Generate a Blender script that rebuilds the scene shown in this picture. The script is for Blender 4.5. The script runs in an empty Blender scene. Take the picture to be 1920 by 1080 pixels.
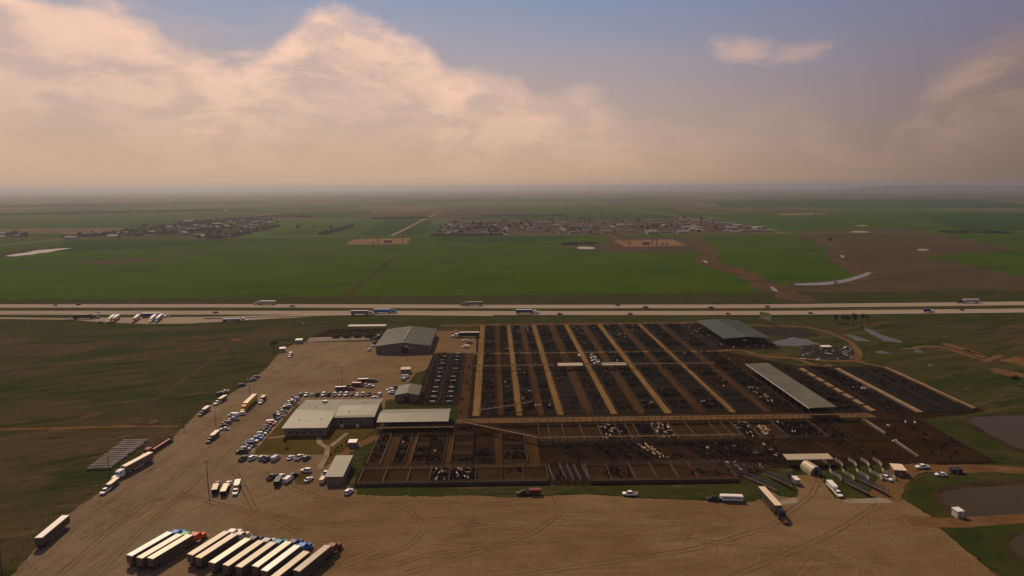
import bpy, bmesh, math, random
from mathutils import Vector, Matrix
random.seed(7)
R = math.radians
S = bpy.context.scene
C = S.collection

# ---------------------------------------------------------------- camera, sky, sun, exposure
F = 1280.0; CAMH = 120.0
PITCH = math.atan(189 / F); YAW = math.atan(36 / F); ROLL = R(0.3)
SUN_AZ = R(-25); SUN_EL = R(42)             # from +Y, negative = to the left

def _axes():
    f = Vector((0, math.cos(PITCH), -math.sin(PITCH))); u = Vector((0, math.sin(PITCH), math.cos(PITCH))); r = Vector((1, 0, 0))
    m = Matrix.Rotation(-YAW, 3, 'Z')
    f, u, r = m @ f, m @ u, m @ r
    c, s = math.cos(ROLL), math.sin(ROLL)
    return c * r - s * u, s * r + c * u, f
CR, CU, CF = _axes()
cam = bpy.data.cameras.new('camera'); cam.sensor_width = 36; cam.lens = 24; cam.clip_end = 80000; cam.clip_start = 0.5
camo = bpy.data.objects.new('camera', cam); C.objects.link(camo)
camo.matrix_world = Matrix(((CR.x, CU.x, -CF.x, 0), (CR.y, CU.y, -CF.y, 0), (CR.z, CU.z, -CF.z, CAMH), (0, 0, 0, 1)))
S.camera = camo

def G(px, py, z=0.0):
    """real place on the level z that the surveyed point (px, py) marks"""
    d = CR * (px - 960) - CU * (py - 540) + CF * F
    t = (z - CAMH) / d.z
    return (d.x * t, d.y * t)

S.view_settings.view_transform = 'Standard'; S.view_settings.look = 'None'
S.view_settings.exposure = 0.0; S.view_settings.gamma = 1.0
S.cycles.use_denoising = True
S.cycles.max_bounces = 6; S.cycles.diffuse_bounces = 2; S.cycles.glossy_bounces = 2
S.cycles.volume_bounces = 0; S.cycles.transparent_max_bounces = 8
S.cycles.sample_clamp_indirect = 4

SUND = Vector((math.sin(SUN_AZ) * math.cos(SUN_EL), math.cos(SUN_AZ) * math.cos(SUN_EL), math.sin(SUN_EL)))
sl = bpy.data.lights.new('sun', 'SUN'); sl.energy = 3.7; sl.angle = R(0.6); sl.color = (1.0, 0.77, 0.52)
so = bpy.data.objects.new('sun', sl); C.objects.link(so)
so.rotation_euler = SUND.to_track_quat('Z', 'Y').to_euler(); so.location = (0, 0, 400)

W = bpy.data.worlds.new('World'); S.world = W; W.use_nodes = True
wt = W.node_tree; wt.nodes.clear()

class NT:
    """small helper for node graphs"""
    def __init__(s, tree): s.t = tree
    def n(s, kind, **kw):
        nd = s.t.nodes.new(kind)
        for k, v in kw.items(): setattr(nd, k, v)
        return nd
    def put(s, sock, v):
        if isinstance(v, bpy.types.NodeSocket): s.t.links.new(v, sock)
        elif isinstance(v, (tuple, list)) and len(v) == 3 and sock.type == 'RGBA': sock.default_value = (*v, 1)
        else: sock.default_value = v
    def m(s, op, a, b=0.0, c=None, clamp=False):
        nd = s.n('ShaderNodeMath', operation=op, use_clamp=clamp)
        s.put(nd.inputs[0], a); s.put(nd.inputs[1], b)
        if c is not None: s.put(nd.inputs[2], c)
        return nd.outputs[0]
    def vm(s, op, a, b=(0, 0, 0)):
        nd = s.n('ShaderNodeVectorMath', operation=op)
        s.put(nd.inputs[0], a); s.put(nd.inputs[1], b)
        return nd.outputs['Value'] if op in ('DOT_PRODUCT', 'LENGTH') else nd.outputs['Vector']
    def mix(s, f, a, b, blend='MIX'):
        nd = s.n('ShaderNodeMix', data_type='RGBA', blend_type=blend)
        s.put(nd.inputs[0], f); s.put(nd.inputs[6], a); s.put(nd.inputs[7], b)
        return nd.outputs[2]
    def sm(s, x, lo, hi, a=0.0, b=1.0):
        nd = s.n('ShaderNodeMapRange', interpolation_type='SMOOTHSTEP')
        for i, v in enumerate((x, lo, hi, a, b)): s.put(nd.inputs[i], v)
        return nd.outputs[0]
    def noise(s, vec, scale, detail=4, rough=0.55, dist=0.0):
        nd = s.n('ShaderNodeTexNoise'); s.put(nd.inputs['Vector'], vec)
        nd.inputs['Scale'].default_value = scale; nd.inputs['Detail'].default_value = detail
        nd.inputs['Roughness'].default_value = rough; nd.inputs['Distortion'].default_value = dist
        return nd.outputs['Fac']
    def mapping(s, vec, scale=(1, 1, 1), rot=0.0):
        if rot:                                             # turn first, then stretch along the turned axes
            nd = s.n('ShaderNodeMapping'); s.put(nd.inputs['Vector'], vec); nd.inputs['Rotation'].default_value = (0, 0, rot); vec = nd.outputs[0]
        nd = s.n('ShaderNodeMapping'); s.put(nd.inputs['Vector'], vec); nd.inputs['Scale'].default_value = scale
        return nd.outputs[0]
    def warp(s, vec, scale, amount):
        nd = s.n('ShaderNodeTexNoise'); s.put(nd.inputs['Vector'], vec); nd.inputs['Scale'].default_value = scale; nd.inputs['Detail'].default_value = 3
        return s.vm('ADD', vec, s.vm('MULTIPLY', s.vm('SUBTRACT', nd.outputs['Color'], (.5, .5, .5)), (amount, amount, 0)))

w = NT(wt)
tc = w.n('ShaderNodeTexCoord').outputs['Generated']
dirv = w.vm('NORMALIZE', tc)
sep = w.n('ShaderNodeSeparateXYZ'); w.put(sep.inputs[0], dirv)
dx, dy, dz = sep.outputs
az = w.m('ARCTAN2', dx, dy)                          # 0 straight ahead, + to the right
el = w.m('ARCSINE', dz)
sky = w.n('ShaderNodeTexSky', sky_type='NISHITA', sun_disc=False, sun_elevation=SUN_EL, sun_rotation=SUN_AZ,
          altitude=400, air_density=1.0, dust_density=2.5, ozone_density=1.5)
toward = w.vm('DOT_PRODUCT', dirv, tuple(Vector((SUND.x, SUND.y, 0)).normalized()))
glow = w.sm(toward, 0.30, 1.02)                      # hot, dusty air on the sun's side
# the whole air is dusty: amber near the ground, mauve then blue higher up
dust = w.mix(glow, (1.55, 1.08, 0.82), (6.2, 4.05, 2.55))
mauve = w.mix(glow, (1.75, 1.42, 1.85), (4.6, 3.9, 4.1))
blue = w.mix(glow, (1.60, 1.55, 2.60), (1.8, 2.8, 4.6))
high = w.mix(0.93, sky.outputs[0], blue)
up = w.m('MAXIMUM', el, 0.0)
clear = w.mix(w.sm(up, .07, .28), mauve, high)
clear = w.mix(w.m('EXPONENT', w.m('MULTIPLY', up, w.sm(az, -.1, .5, -9.0, -13.0))), clear, dust)
# cumulus bank: a ragged top edge whose height changes with the bearing
edge = w.n('ShaderNodeValToRGB'); er = edge.color_ramp; er.interpolation = 'CARDINAL'
pts = [(-1.2, .22), (-.722, .225), (-.655, .250), (-.60, .245), (-.53, .225), (-.50, .232), (-.44, .205), (-.385, .175), (-.33, .175), (-.285, .205), (-.24, .240), (-.17, .240),
       (-.09, .205), (-.06, .165), (.03, .17), (.065, .140), (.15, .14), (.19, .11), (.30, .095), (.38, .115), (.44, .105), (.50, .06), (.535, .10),
       (.575, .150), (.64, .19), (.70, .20), (.715, .27), (.8, .28), (1.2, .22)]
A0, A1 = -1.3, 1.3
while len(er.elements) < len(pts): er.elements.new(0.5)
for e_, (a_, h_) in zip(er.elements, pts):
    e_.position = (a_ - A0) / (A1 - A0); v_ = h_ / 0.4; e_.color = (v_, v_, v_, 1)
w.put(edge.inputs[0], w.m('DIVIDE', w.m('SUBTRACT', az, A0), A1 - A0))
edge_h = w.m('MULTIPLY', edge.outputs[0], 0.4)
stretched = w.mapping(dirv, (1, 1, 1.7))
n1 = w.noise(stretched, 7.0, 7, 0.58, 0.3)
n2 = w.noise(stretched, 15.0, 9, 0.62, 0.5)
n3 = w.noise(w.mapping(dirv, (1, 1, 3.2)), 4.2, 6, 0.58)
n4 = w.noise(w.mapping(dirv, (1, 1, 2.4)), 9.5, 8, 0.6, .4)
ragged = w.m('ADD', w.m('MULTIPLY', w.m('SUBTRACT', n1, .5), .05), w.m('MULTIPLY', w.m('SUBTRACT', n2, .5), .06))
below = w.m('SUBTRACT', w.m('ADD', edge_h, ragged), el)
bank = w.sm(below, -0.004, w.sm(az, -.10, .25, .034, .06))
side = w.sm(az, .34, .04, .35, 1.0)
side = w.m('MAXIMUM', side, w.sm(az, .50, .60, .0, .85))
body = w.sm(below, .07, .19, 1.0, .40)                          # the bank dissolves downwards into dust
broken = w.sm(n4, .32, .54, .55, 1.0)                           # holes and thin places in it
broken = w.m('MAXIMUM', broken, w.sm(below, .06, .01))
bank_f = w.m('MULTIPLY', w.m('MULTIPLY', bank, side), w.m('MULTIPLY', body, broken))
rim = w.m('MULTIPLY', w.sm(below, .075, .008), w.sm(n2, .25, .6, .55, 1.0))
lump = w.sm(n4, .42, .62)
white = w.mix(glow, (4.3, 2.75, 2.15), (10.4, 6.7, 5.0))
shade = w.mix(glow, (2.1, 1.5, 1.35), (6.7, 4.75, 3.9))
cl_f = w.m('ADD', w.m('MULTIPLY', rim, .7), w.m('MULTIPLY', lump, .5), clamp=True)
cloud = w.mix(cl_f, shade, white)
col = w.mix(w.m('MULTIPLY', bank_f, .95), clear, cloud)
# small separate puffs floating in the clear part
def puff(a, h, ra, rh, k):
    q = w.m('ADD', w.m('POWER', w.m('DIVIDE', w.m('SUBTRACT', az, a), ra), 2.0), w.m('POWER', w.m('DIVIDE', w.m('SUBTRACT', el, h), rh), 2.0))
    q = w.m('ADD', w.m('SQRT', q), w.m('MULTIPLY', w.m('SUBTRACT', n2, .5), 3.2))
    return w.m('MULTIPLY', w.sm(q, 1.15, .0), k)
pf = w.m('MAXIMUM', puff(.345, .178, .05, .02, .5), puff(.41, .168, .05, .018, .38))
col = w.mix(pf, col, white)
# veil of thin high cloud
veil = w.m('MULTIPLY', w.sm(n3, .40, .70), w.sm(el, .05, .16, 0, .4))
veil = w.m('MULTIPLY', veil, w.sm(az, -.05, -.4, .15, 1.0))
col = w.mix(veil, col, shade)
low2 = w.m('EXPONENT', w.m('MULTIPLY', up, -16.0))
col = w.mix(w.m('MULTIPLY', low2, .96), col, dust)
bg = w.n('ShaderNodeBackground'); w.put(bg.inputs[0], col); bg.inputs[1].default_value = 0.1
wo = w.n('ShaderNodeOutputWorld'); wt.links.new(bg.outputs[0], wo.inputs[0])

# ---------------------------------------------------------------- materials
MATS = {}
def mat(name, base, rough=.6, spec=.3, metal=0.0, var=0.0, vscale=.5, coat=0.0, bump=0.0):
    if name in MATS: return MATS[name]
    m = bpy.data.materials.new(name); m.use_nodes = True; g = NT(m.node_tree); b = m.node_tree.nodes['Principled BSDF']
    b.inputs['Roughness'].default_value = rough; b.inputs['Specular IOR Level'].default_value = spec
    b.inputs['Metallic'].default_value = metal; b.inputs['Coat Weight'].default_value = coat; b.inputs['Coat Roughness'].default_value = .12
    if var > 0:
        v = g.n('ShaderNodeTexCoord').outputs['Object']
        nz = g.noise(v, vscale, 5, .6)
        c0 = tuple(max(0, c * (1 - var)) for c in base); c1 = tuple(min(1, c * (1 + var)) for c in base)
        g.put(b.inputs['Base Color'], g.mix(g.sm(nz, .3, .7), c0, c1))
    else: b.inputs['Base Color'].default_value = (*base, 1)
    MATS[name] = m
    return m

ALB = dict(rut_dark=.98, rut_pale=.95, concrete_road=.74, sand_pad=.42, pen_manure=.38, pen_dirt=.40, pen_loam=.42, brown_alley=.6, sand_alley=.47, dirt_track=.52, lawn=.55, wheat=.60, wheat_lush=.60, bare_field=.72, creek_bank=.75, pasture=.64, verge_grass=.72, concrete=.7, mud_bank=.6)
def ground(name, base, layers, rough=1.0, spec=.0, bump=0.0):
    """base colour with layers (colour, scale, lo, hi, (sx, sy), rot_deg, strength[, detail])"""
    m = bpy.data.materials.new(name); m.use_nodes = True; g = NT(m.node_tree); b = m.node_tree.nodes['Principled BSDF']
    pos = g.n('ShaderNodeNewGeometry').outputs['Position']
    K = ALB.get(name, .66)
    c = tuple(v * K for v in base)
    for L in layers:
        colr, sc, lo, hi, st, rot, k = L[:7]; det = L[7] if len(L) > 7 else 5
        nz = g.noise(g.mapping(pos, (st[0], st[1], 1), R(rot)), sc, det, .6)
        c = g.mix(g.m('MULTIPLY', g.sm(nz, lo, hi), k), c, tuple(v * K for v in colr))
    g.put(b.inputs['Base Color'], c)
    b.inputs['Roughness'].default_value = rough; b.inputs['Specular IOR Level'].default_value = spec
    if bump > 0:
        bp = g.n('ShaderNodeBump'); bp.inputs['Strength'].default_value = bump; bp.inputs['Distance'].default_value = .3
        g.put(bp.inputs['Height'], g.noise(pos, 1.2, 6, .65)); g.put(b.inputs['Normal'], bp.outputs[0])
    MATS[name] = m
    return m

GRN = (.054, .104, .003)
ground('pasture', (.062, .062, .018), [
    ((.100, .070, .034), .007, .46, .60, (1, 1.8), 8, .85), ((.030, .052, .008), .010, .50, .62, (.7, 2.2), -12, .85),
    ((.150, .090, .044), .026, .54, .68, (.35, 2.2), -22, .75), ((.024, .034, .008), .045, .52, .66, (.35, 2.0), -25, .75), ((.085, .082, .024), .02, .52, .7, (.4, 2.4), -18, .5),
    ((.17, .11, .052), .13, .56, .70, (.3, 1.8), -24, .65), ((.022, .028, .008), .30, .52, .68, (.5, 1.6), -20, .65), ((.15, .1, .05), .7, .60, .74, (1, 1), 0, .35)], bump=.6)
ground('wheat', GRN, [
    ((.070, .112, .004), .0045, .42, .64, (1, 1.5), 6, .8), ((.022, .066, .006), .007, .50, .68, (1, 2.2), -6, .7), ((.075, .10, .012), .0016, .52, .66, (1, 1.4), 20, .6),
    ((.02, .06, .006), .25, .56, .7, (.02, 1.0), 2, .35),
    ((.060, .085, .018), .012, .58, .76, (.5, 2), 4, .4), ((.022, .055, .009), .10, .5, .75, (.15, 2.0), 3, .25)])
ground('wheat_lush', (.024, .078, .010), [((.034, .080, .012), .005, .42, .66, (1, 2), 5, .7), ((.018, .055, .012), .02, .5, .7, (.4, 2), 2, .4)])
ground('bare_field', (.092, .062, .036), [
    ((.062, .050, .028), .006, .42, .62, (1, 2), 10, .8), ((.130, .078, .040), .012, .54, .74, (.6, 2), 0, .55), ((.055, .06, .02), .02, .56, .74, (.6, 1.6), 12, .5),
    ((.07, .046, .026), .12, .5, .75, (.2, 1.4), 4, .3)])
ground('creek_bank', (.115, .065, .032), [((.05, .045, .02), .03, .42, .62, (1, 1), 0, .8), ((.17, .10, .055), .06, .56, .74, (1, 1), 0, .5), ((.03, .035, .012), .1, .55, .7, (1, 1), 0, .6)])
ground('sand_pad', (.42, .25, .13), [((.30, .17, .085), .05, .45, .65, (1, 1), 0, .6), ((.5, .34, .2), .12, .55, .7, (1, 1), 0, .4)])
ground('dirt_track', (.25, .135, .056), [((.15, .078, .032), .08, .45, .65, (1, 1), 0, .7), ((.33, .20, .095), .25, .55, .72, (1, 1), 0, .5)])
ground('gravel_road', (.30, .22, .145), [((.22, .16, .1), .05, .45, .65, (1, 1), 0, .6)])
ground('concrete_road', (.37, .285, .20), [((.30, .23, .16), .02, .42, .66, (.2, 2), 2, .6), ((.42, .34, .25), .05, .55, .75, (.1, 3), 2, .4)], rough=.75)
ground('asphalt', (.13, .105, .085), [((.09, .075, .06), .03, .42, .66, (.3, 2), 2, .6)], rough=.85)
ground('concrete', (.34, .265, .185), [((.22, .165, .11), .12, .42, .66, (1, 1), 0, .7), ((.40, .33, .24), .5, .55, .75, (1, 1), 0, .4)], rough=.85)
ground('sand_alley', (.40, .235, .088), [((.28, .15, .055), .09, .42, .64, (1.8, .22), 0, .75), ((.48, .31, .14), .3, .52, .72, (3, .2), 0, .6), ((.20, .11, .045), .5, .60, .76, (1, .5), 0, .5)])
ground('brown_alley', (.105, .052, .021), [((.062, .034, .016), .09, .42, .64, (1.5, .3), 0, .75), ((.15, .078, .031), .25, .55, .74, (2, .2), 0, .6)])
ground('pen_dirt', (.070, .038, .018), [((.040, .023, .012), .05, .40, .62, (1, 1.3), 0, .8), ((.105, .055, .024), .10, .54, .74, (1, 1), 0, .6), ((.025, .016, .010), .35, .55, .72, (1, 1), 0, .5)], bump=.4)
ground('pen_manure', (.026, .017, .010), [((.034, .022, .014), .08, .44, .66, (1, 1), 0, .8), ((.010, .009, .009), .25, .48, .68, (1, 2), 0, .7), ((.06, .036, .02), .2, .62, .8, (1, 1), 0, .5)], rough=.95, spec=.04, bump=.3)
ground('pen_loam', (.092, .050, .022), [((.055, .032, .015), .07, .42, .62, (1, 1), 0, .7), ((.135, .075, .033), .18, .55, .74, (1, 1), 0, .6)], bump=.3)
ground('lawn', (.140, .092, .028), [((.10, .075, .014), .07, .42, .64, (1, 1), 0, .7), ((.19, .12, .03), .2, .55, .74, (1, 1), 0, .5), ((.06, .06, .012), .05, .58, .74, (1, 1), 0, .5)])
ground('verge_grass', (.040, .050, .010), [((.075, .058, .022), .035, .44, .64, (1, 1.4), 10, .8), ((.020, .034, .007), .09, .50, .68, (1, 1), 0, .7), ((.11, .075, .034), .2, .58, .74, (1, 1.3), 30, .6), ((.055, .066, .014), .4, .52, .7, (1, 1), 0, .5), ((.014, .020, .006), 1.1, .54, .7, (1, 1), 0, .5)], bump=.6)
ground('junk_soil', (.05, .04, .03), [((.03, .028, .024), .2, .4, .6, (1, 1), 0, .8)])
ground('mud_bank', (.075, .048, .026), [((.035, .028, .014), .08, .42, .62, (1, 1), 0, .8), ((.12, .075, .04), .2, .55, .75, (1, 1), 0, .4)])
# gravel lot: grey limestone where the trucks enter, browner towards the pens, streaked by tyres
def gravel_material():
    m = bpy.data.materials.new('gravel'); m.use_nodes = True; g = NT(m.node_tree); b = m.node_tree.nodes['Principled BSDF']
    pos = g.n('ShaderNodeNewGeometry').outputs['Position']
    sp = g.n('ShaderNodeSeparateXYZ'); g.put(sp.inputs[0], pos)
    wob = g.noise(pos, .012, 3)
    west = g.sm(g.m('ADD', sp.outputs[0], g.m('MULTIPLY', wob, 60)), -10, -95)
    c = g.mix(west, (.150, .094, .042), (.166, .117, .072))
    dark = g.mix(west, (.088, .052, .024), (.106, .074, .048))
    pale = g.mix(west, (.205, .138, .068), (.235, .168, .098))
    rust = (.140, .076, .036)
    def blend(a, b_, f):
        nd = g.n('ShaderNodeMix', data_type='FLOAT'); g.put(nd.inputs[0], f); g.put(nd.inputs[2], a); g.put(nd.inputs[3], b_); return nd.outputs[0]
    # big worn areas
    for sc, lo, hi, colr, k, rot in ((.016, .46, .66, pale, .65, 20), (.028, .52, .68, rust, .7, -15), (.045, .54, .70, dark, .55, 40), (.11, .56, .72, pale, .45, 10)):
        c = g.mix(g.m('MULTIPLY', g.sm(g.noise(g.mapping(pos, (1, 1.3, 1), R(rot)), sc, 6, .62), lo, hi), k), c, colr)
    # tyre streaks bent by a slow warp, so that they curve and cross
    cw_ = g.warp(pos, .012, 55)
    sA = g.noise(g.mapping(cw_, (1.7, .05, 1), R(20)), .34, 6, .66)
    sB = g.noise(g.mapping(g.warp(pos, .010, 45), (.10, .55, 1), R(-3)), .30, 6, .64)
    sC = g.noise(g.mapping(g.warp(pos, .02, 70), (1.6, .06, 1), R(62)), .30, 5, .66)
    st = blend(sB, sA, west)
    kw_ = g.m('ADD', g.m('MULTIPLY', west, .30), .38)
    c = g.mix(g.m('MULTIPLY', g.sm(st, .49, .34), kw_), c, dark)
    c = g.mix(g.m('MULTIPLY', g.sm(st, .53, .66), kw_), c, pale)
    s2 = blend(g.noise(g.mapping(g.warp(pos, .005, 20), (.03, 1.1, 1), R(1)), .7, 3, .5), g.noise(g.mapping(g.warp(pos, .012, 45), (1.7, .05, 1), R(21)), .8, 4, .6), west)
    pm = g.m('MULTIPLY', g.sm(g.noise(pos, .02, 4), .44, .60), g.m('ADD', g.m('MULTIPLY', west, .45), .12))
    c = g.mix(g.m('MULTIPLY', g.sm(s2, .55, .68), pm), c, pale); c = g.mix(g.m('MULTIPLY', g.sm(s2, .45, .32), pm), c, dark)
    for sc, lo, hi, colr, k in ((.035, .58, .66, (.075, .048, .026), .55), (.075, .60, .68, (.070, .046, .027), .5), (.02, .56, .66, (.150, .118, .085), .6), (.16, .62, .70, (.08, .052, .03), .4)):
        c = g.mix(g.m('MULTIPLY', g.sm(g.noise(g.mapping(g.warp(pos, .05, 12), (1, 1.25, 1), R(30)), sc, 7, .68), lo, hi), k), c, colr)
    c = g.mix(g.m('MULTIPLY', g.sm(sC, .60, .72), .25), c, dark)
    # thin single tracks, paler and darker
    for wsc, wam, rot, nsc, colr, k in ((.006, 60, 24, .55, dark, .8), (.007, 60, 30, .7, pale, 1.0), (.008, 60, -40, .6, dark, .5), (.006, 50, 88, .6, dark, .9), (.006, 50, 80, .7, pale, .8), (.006, 60, 20, .9, pale, .8)):
        q = g.noise(g.mapping(g.warp(pos, wsc, wam), (1.5, .022, 1), R(rot)), nsc, 3, .5)
        here = g.sm(g.noise(g.mapping(pos, (1, 1, 1), R(rot)), .021, 4), .46, .60)
        c = g.mix(g.m('MULTIPLY', g.m('MULTIPLY', g.sm(g.m('ABSOLUTE', g.m('SUBTRACT', q, .5)), .07, .0), here), k * .45), c, colr)
    ring = g.n('ShaderNodeTexWave', wave_type='RINGS', bands_direction='Z'); g.put(ring.inputs[0], g.vm('SUBTRACT', g.warp(pos, .03, 14), (-30, 236, 0)))
    ring.inputs['Scale'].default_value = .16; ring.inputs['Distortion'].default_value = 1.5; ring.inputs['Detail'].default_value = 3
    msk = g.m('MULTIPLY', g.sm(g.vm('LENGTH', g.vm('SUBTRACT', pos, (-38, 238, 0))), 40, 12), g.sm(g.noise(pos, .05, 4), .42, .58))
    c = g.mix(g.m('MULTIPLY', g.m('MULTIPLY', g.sm(ring.outputs['Fac'], .72, .97), msk), .3), c, dark)
    fine = g.noise(pos, .7, 7, .72)
    c = g.mix(g.m('MULTIPLY', g.sm(fine, .50, .66), .35), c, dark)
    c = g.mix(g.m('MULTIPLY', g.sm(fine, .46, .34), .30), c, pale)
    g.put(b.inputs['Base Color'], c); b.inputs['Roughness'].default_value = 1; b.inputs['Specular IOR Level'].default_value = .0
    bp = g.n('ShaderNodeBump'); bp.inputs['Strength'].default_value = .4; bp.inputs['Distance'].default_value = .3
    g.put(bp.inputs['Height'], fine); g.put(b.inputs['Normal'], bp.outputs[0])
    MATS['gravel'] = m
gravel_material()
# country beyond the section road: a mosaic of wheat, stubble and bare ground
def country_material():
    m = bpy.data.materials.new('farmland'); m.use_nodes = True; g = NT(m.node_tree); b = m.node_tree.nodes['Principled BSDF']
    pos = g.n('ShaderNodeNewGeometry').outputs['Position']
    wv = g.n('ShaderNodeTexNoise'); wv.inputs['Scale'].default_value = .0012; g.put(wv.inputs['Vector'], pos)
    p2 = g.vm('ADD', pos, g.vm('MULTIPLY', wv.outputs['Color'], (260, 260, 0)))
    br = g.n('ShaderNodeTexVoronoi', distance='CHEBYCHEV', feature='F1'); g.put(br.inputs['Vector'], g.mapping(p2, (1, .9, 0)))
    br.inputs['Scale'].default_value = .00185; br.inputs['Randomness'].default_value = .75
    sc = g.n('ShaderNodeSeparateColor'); g.put(sc.inputs[0], br.outputs['Color'])
    c = g.mix(g.sm(sc.outputs[0], .44, .47), (.040, .088, .008), (.085, .062, .034))
    c = g.mix(g.m('MULTIPLY', g.sm(sc.outputs[1], .60, .62), .8), c, (.022, .060, .008))
    c = g.mix(g.m('MULTIPLY', g.sm(sc.outputs[2], .78, .80), .8), c, (.13, .09, .055))
    nz = g.noise(g.mapping(pos, (1, 2.5, 1), .05), .0032, 7, .62)
    c = g.mix(g.m('MULTIPLY', g.sm(nz, .50, .64), .8), c, (.034, .031, .024))
    tre = g.noise(g.mapping(pos, (.6, 5, 1), -.03), .0026, 6, .62)
    c = g.mix(g.m('MULTIPLY', g.sm(tre, .60, .66), .9), c, (.014, .016, .012))
    n4 = g.noise(pos, .02, 5, .6)
    c = g.mix(g.m('MULTIPLY', g.sm(n4, .5, .72), .3), c, (.05, .046, .02))
    g.put(b.inputs['Base Color'], c); b.inputs['Roughness'].default_value = 1; b.inputs['Specular IOR Level'].default_value = .0
    MATS['farmland'] = m
country_material()
def water_material(name, base, rough, spec):
    m = bpy.data.materials.new(name); m.use_nodes = True; g = NT(m.node_tree); b = m.node_tree.nodes['Principled BSDF']
    pos = g.n('ShaderNodeNewGeometry').outputs['Position']
    b.inputs['Base Color'].default_value = (*base, 1); b.inputs['Roughness'].default_value = rough; b.inputs['IOR'].default_value = 1.33; b.inputs['Specular IOR Level'].default_value = spec
    bp = g.n('ShaderNodeBump'); bp.inputs['Strength'].default_value = .12; bp.inputs['Distance'].default_value = .08
    g.put(bp.inputs['Height'], g.noise(g.mapping(pos, (.6, 1.6, 1)), .9, 4)); g.put(b.inputs['Normal'], bp.outputs[0])
    MATS[name] = m
water_material('pond_water', (.046, .034, .018), .25, .05)
water_material('silty_water', (.075, .060, .048), .22, .12)
water_material('far_water', (.10, .08, .068), .12, .5)

mat('roof_cream', (.42, .34, .21), .45, .4, 0, .08, .3)
def weathered(name, base, stain, k=.5):
    m = bpy.data.materials.new(name); m.use_nodes = True; g = NT(m.node_tree); b = m.node_tree.nodes['Principled BSDF']; v = g.n('ShaderNodeTexCoord').outputs['Object']
    c = g.mix(g.sm(g.noise(v, .12, 5, .6), .35, .68), tuple(x * .82 for x in base), tuple(x * 1.1 for x in base))
    st = g.noise(g.mapping(v, (1.6, .12, 1)), .9, 5, .65); st2 = g.noise(g.mapping(v, (.12, 1.6, 1)), .9, 5, .65)
    c = g.mix(g.m('MULTIPLY', g.sm(g.m('MAXIMUM', st, st2), .58, .72), k), c, stain)
    sh_ = g.n('ShaderNodeTexBrick'); g.put(sh_.inputs['Vector'], v); sh_.inputs['Scale'].default_value = .22; sh_.inputs['Mortar Size'].default_value = .01; sh_.inputs['Color1'].default_value = (1, 1, 1, 1); sh_.inputs['Color2'].default_value = (.86, .86, .86, 1); sh_.inputs['Mortar'].default_value = (.8, .8, .8, 1)
    c = g.mix(1.0, c, sh_.outputs[0], 'MULTIPLY')
    g.put(b.inputs['Base Color'], c); b.inputs['Roughness'].default_value = .5; b.inputs['Specular IOR Level'].default_value = .35; MATS[name] = m
weathered('roof_green', (.178, .160, .092), (.10, .08, .05)); weathered('roof_teal', (.115, .140, .092), (.15, .14, .09)); weathered('roof_grey', (.115, .108, .078), (.08, .064, .045))
mat('wall_tan', (.20, .15, .11), .8, .2, 0, .12, .4); mat('wall_steel', (.15, .13, .12), .6, .3, 0, .1, .4); mat('trim_white', (.62, .55, .45), .5)
mat('glass', (.012, .014, .018), .08, .6); mat('dark_opening', (.008, .007, .006), .9, .05); mat('door_paint', (.24, .2, .16), .6)
mat('tyre', (.016, .015, .015), .9, .1); mat('rim', (.45, .43, .42), .35, .5, .7); mat('chassis', (.022, .020, .020), .7)
mat('chrome', (.62, .60, .58), .2, .5, 1.0); mat('lamp', (.75, .7, .6), .15, .6); mat('tail_red', (.35, .02, .015), .3)
mat('pipe', (.050, .034, .022), .8, .1, 0, .25, .4); mat('pipe_pale', (.125, .088, .055), .8, .1, 0, .25, .3); mat('pipe_blue', (.115, .125, .15), .5, .4, .5, .2, .3)
mat('plank', (.17, .10, .045), .9, .1, 0, .3, .6); mat('post_wood', (.085, .058, .038), .9, .1, 0, .2, 2); mat('bunk', (.21, .135, .075), .85, .1, 0, .2, .4)
mat('trough_top', (.55, .50, .42), .6); mat('bunk_edge', (.50, .44, .36), .8, .1, 0, .2, .5); mat('pole_steel', (.14, .12, .105), .5, .4, .6)
mat('bark', (.050, .036, .026), .95, .05, 0, .3, 3); mat('twig', (.060, .044, .034), .95, .05, 0, .35, 2)
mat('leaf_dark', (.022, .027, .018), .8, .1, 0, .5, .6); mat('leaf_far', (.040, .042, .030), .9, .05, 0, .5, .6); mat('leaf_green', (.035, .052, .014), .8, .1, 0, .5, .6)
mat('alu', (.46, .42, .37), .38, .5, .55, .12, .6); mat('alu_dark', (.16, .135, .105), .45, .5, .35, .2, .8)
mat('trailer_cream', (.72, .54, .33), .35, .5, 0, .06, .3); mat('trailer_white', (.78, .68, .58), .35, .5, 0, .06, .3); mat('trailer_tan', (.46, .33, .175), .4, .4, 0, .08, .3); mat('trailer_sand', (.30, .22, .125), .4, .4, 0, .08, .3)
PAINT = dict(white=(.80, .77, .72), silver=(.42, .42, .43), grey=(.15, .15, .16), black=(.012, .012, .014), navy=(.03, .045, .17), blue=(.025, .16, .50), teal=(.015, .26, .36),
             green=(.10, .42, .22), red=(.42, .025, .012), maroon=(.20, .018, .022), tan=(.36, .27, .17), yellow=(.62, .33, .02), cream=(.66, .55, .38), orange=(.60, .075, .015), brown=(.075, .04, .025), darkgreen=(.014, .028, .016))
for k_, c_ in PAINT.items(): mat('paint_' + k_, c_, .5, .22, .0, 0, 1, .05)
mat('cow_black', (.008, .007, .007), .9, .06); mat('cow_white', (.50, .41, .30), .85, .1, 0, .2, .6); mat('cow_red', (.10, .042, .018), .8, .15); mat('cow_tan', (.46, .31, .15), .85, .1, 0, .2, .6); mat('cow_grey', (.05, .042, .036), .8, .1)
for k_, c_ in dict(grey=(.12, .11, .105), brown=(.10, .066, .05), pale=(.24, .215, .19), dark=(.05, .045, .045), red=(.20, .085, .05)).items(): mat('shingle_' + k_, c_, .85, .15)
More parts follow.
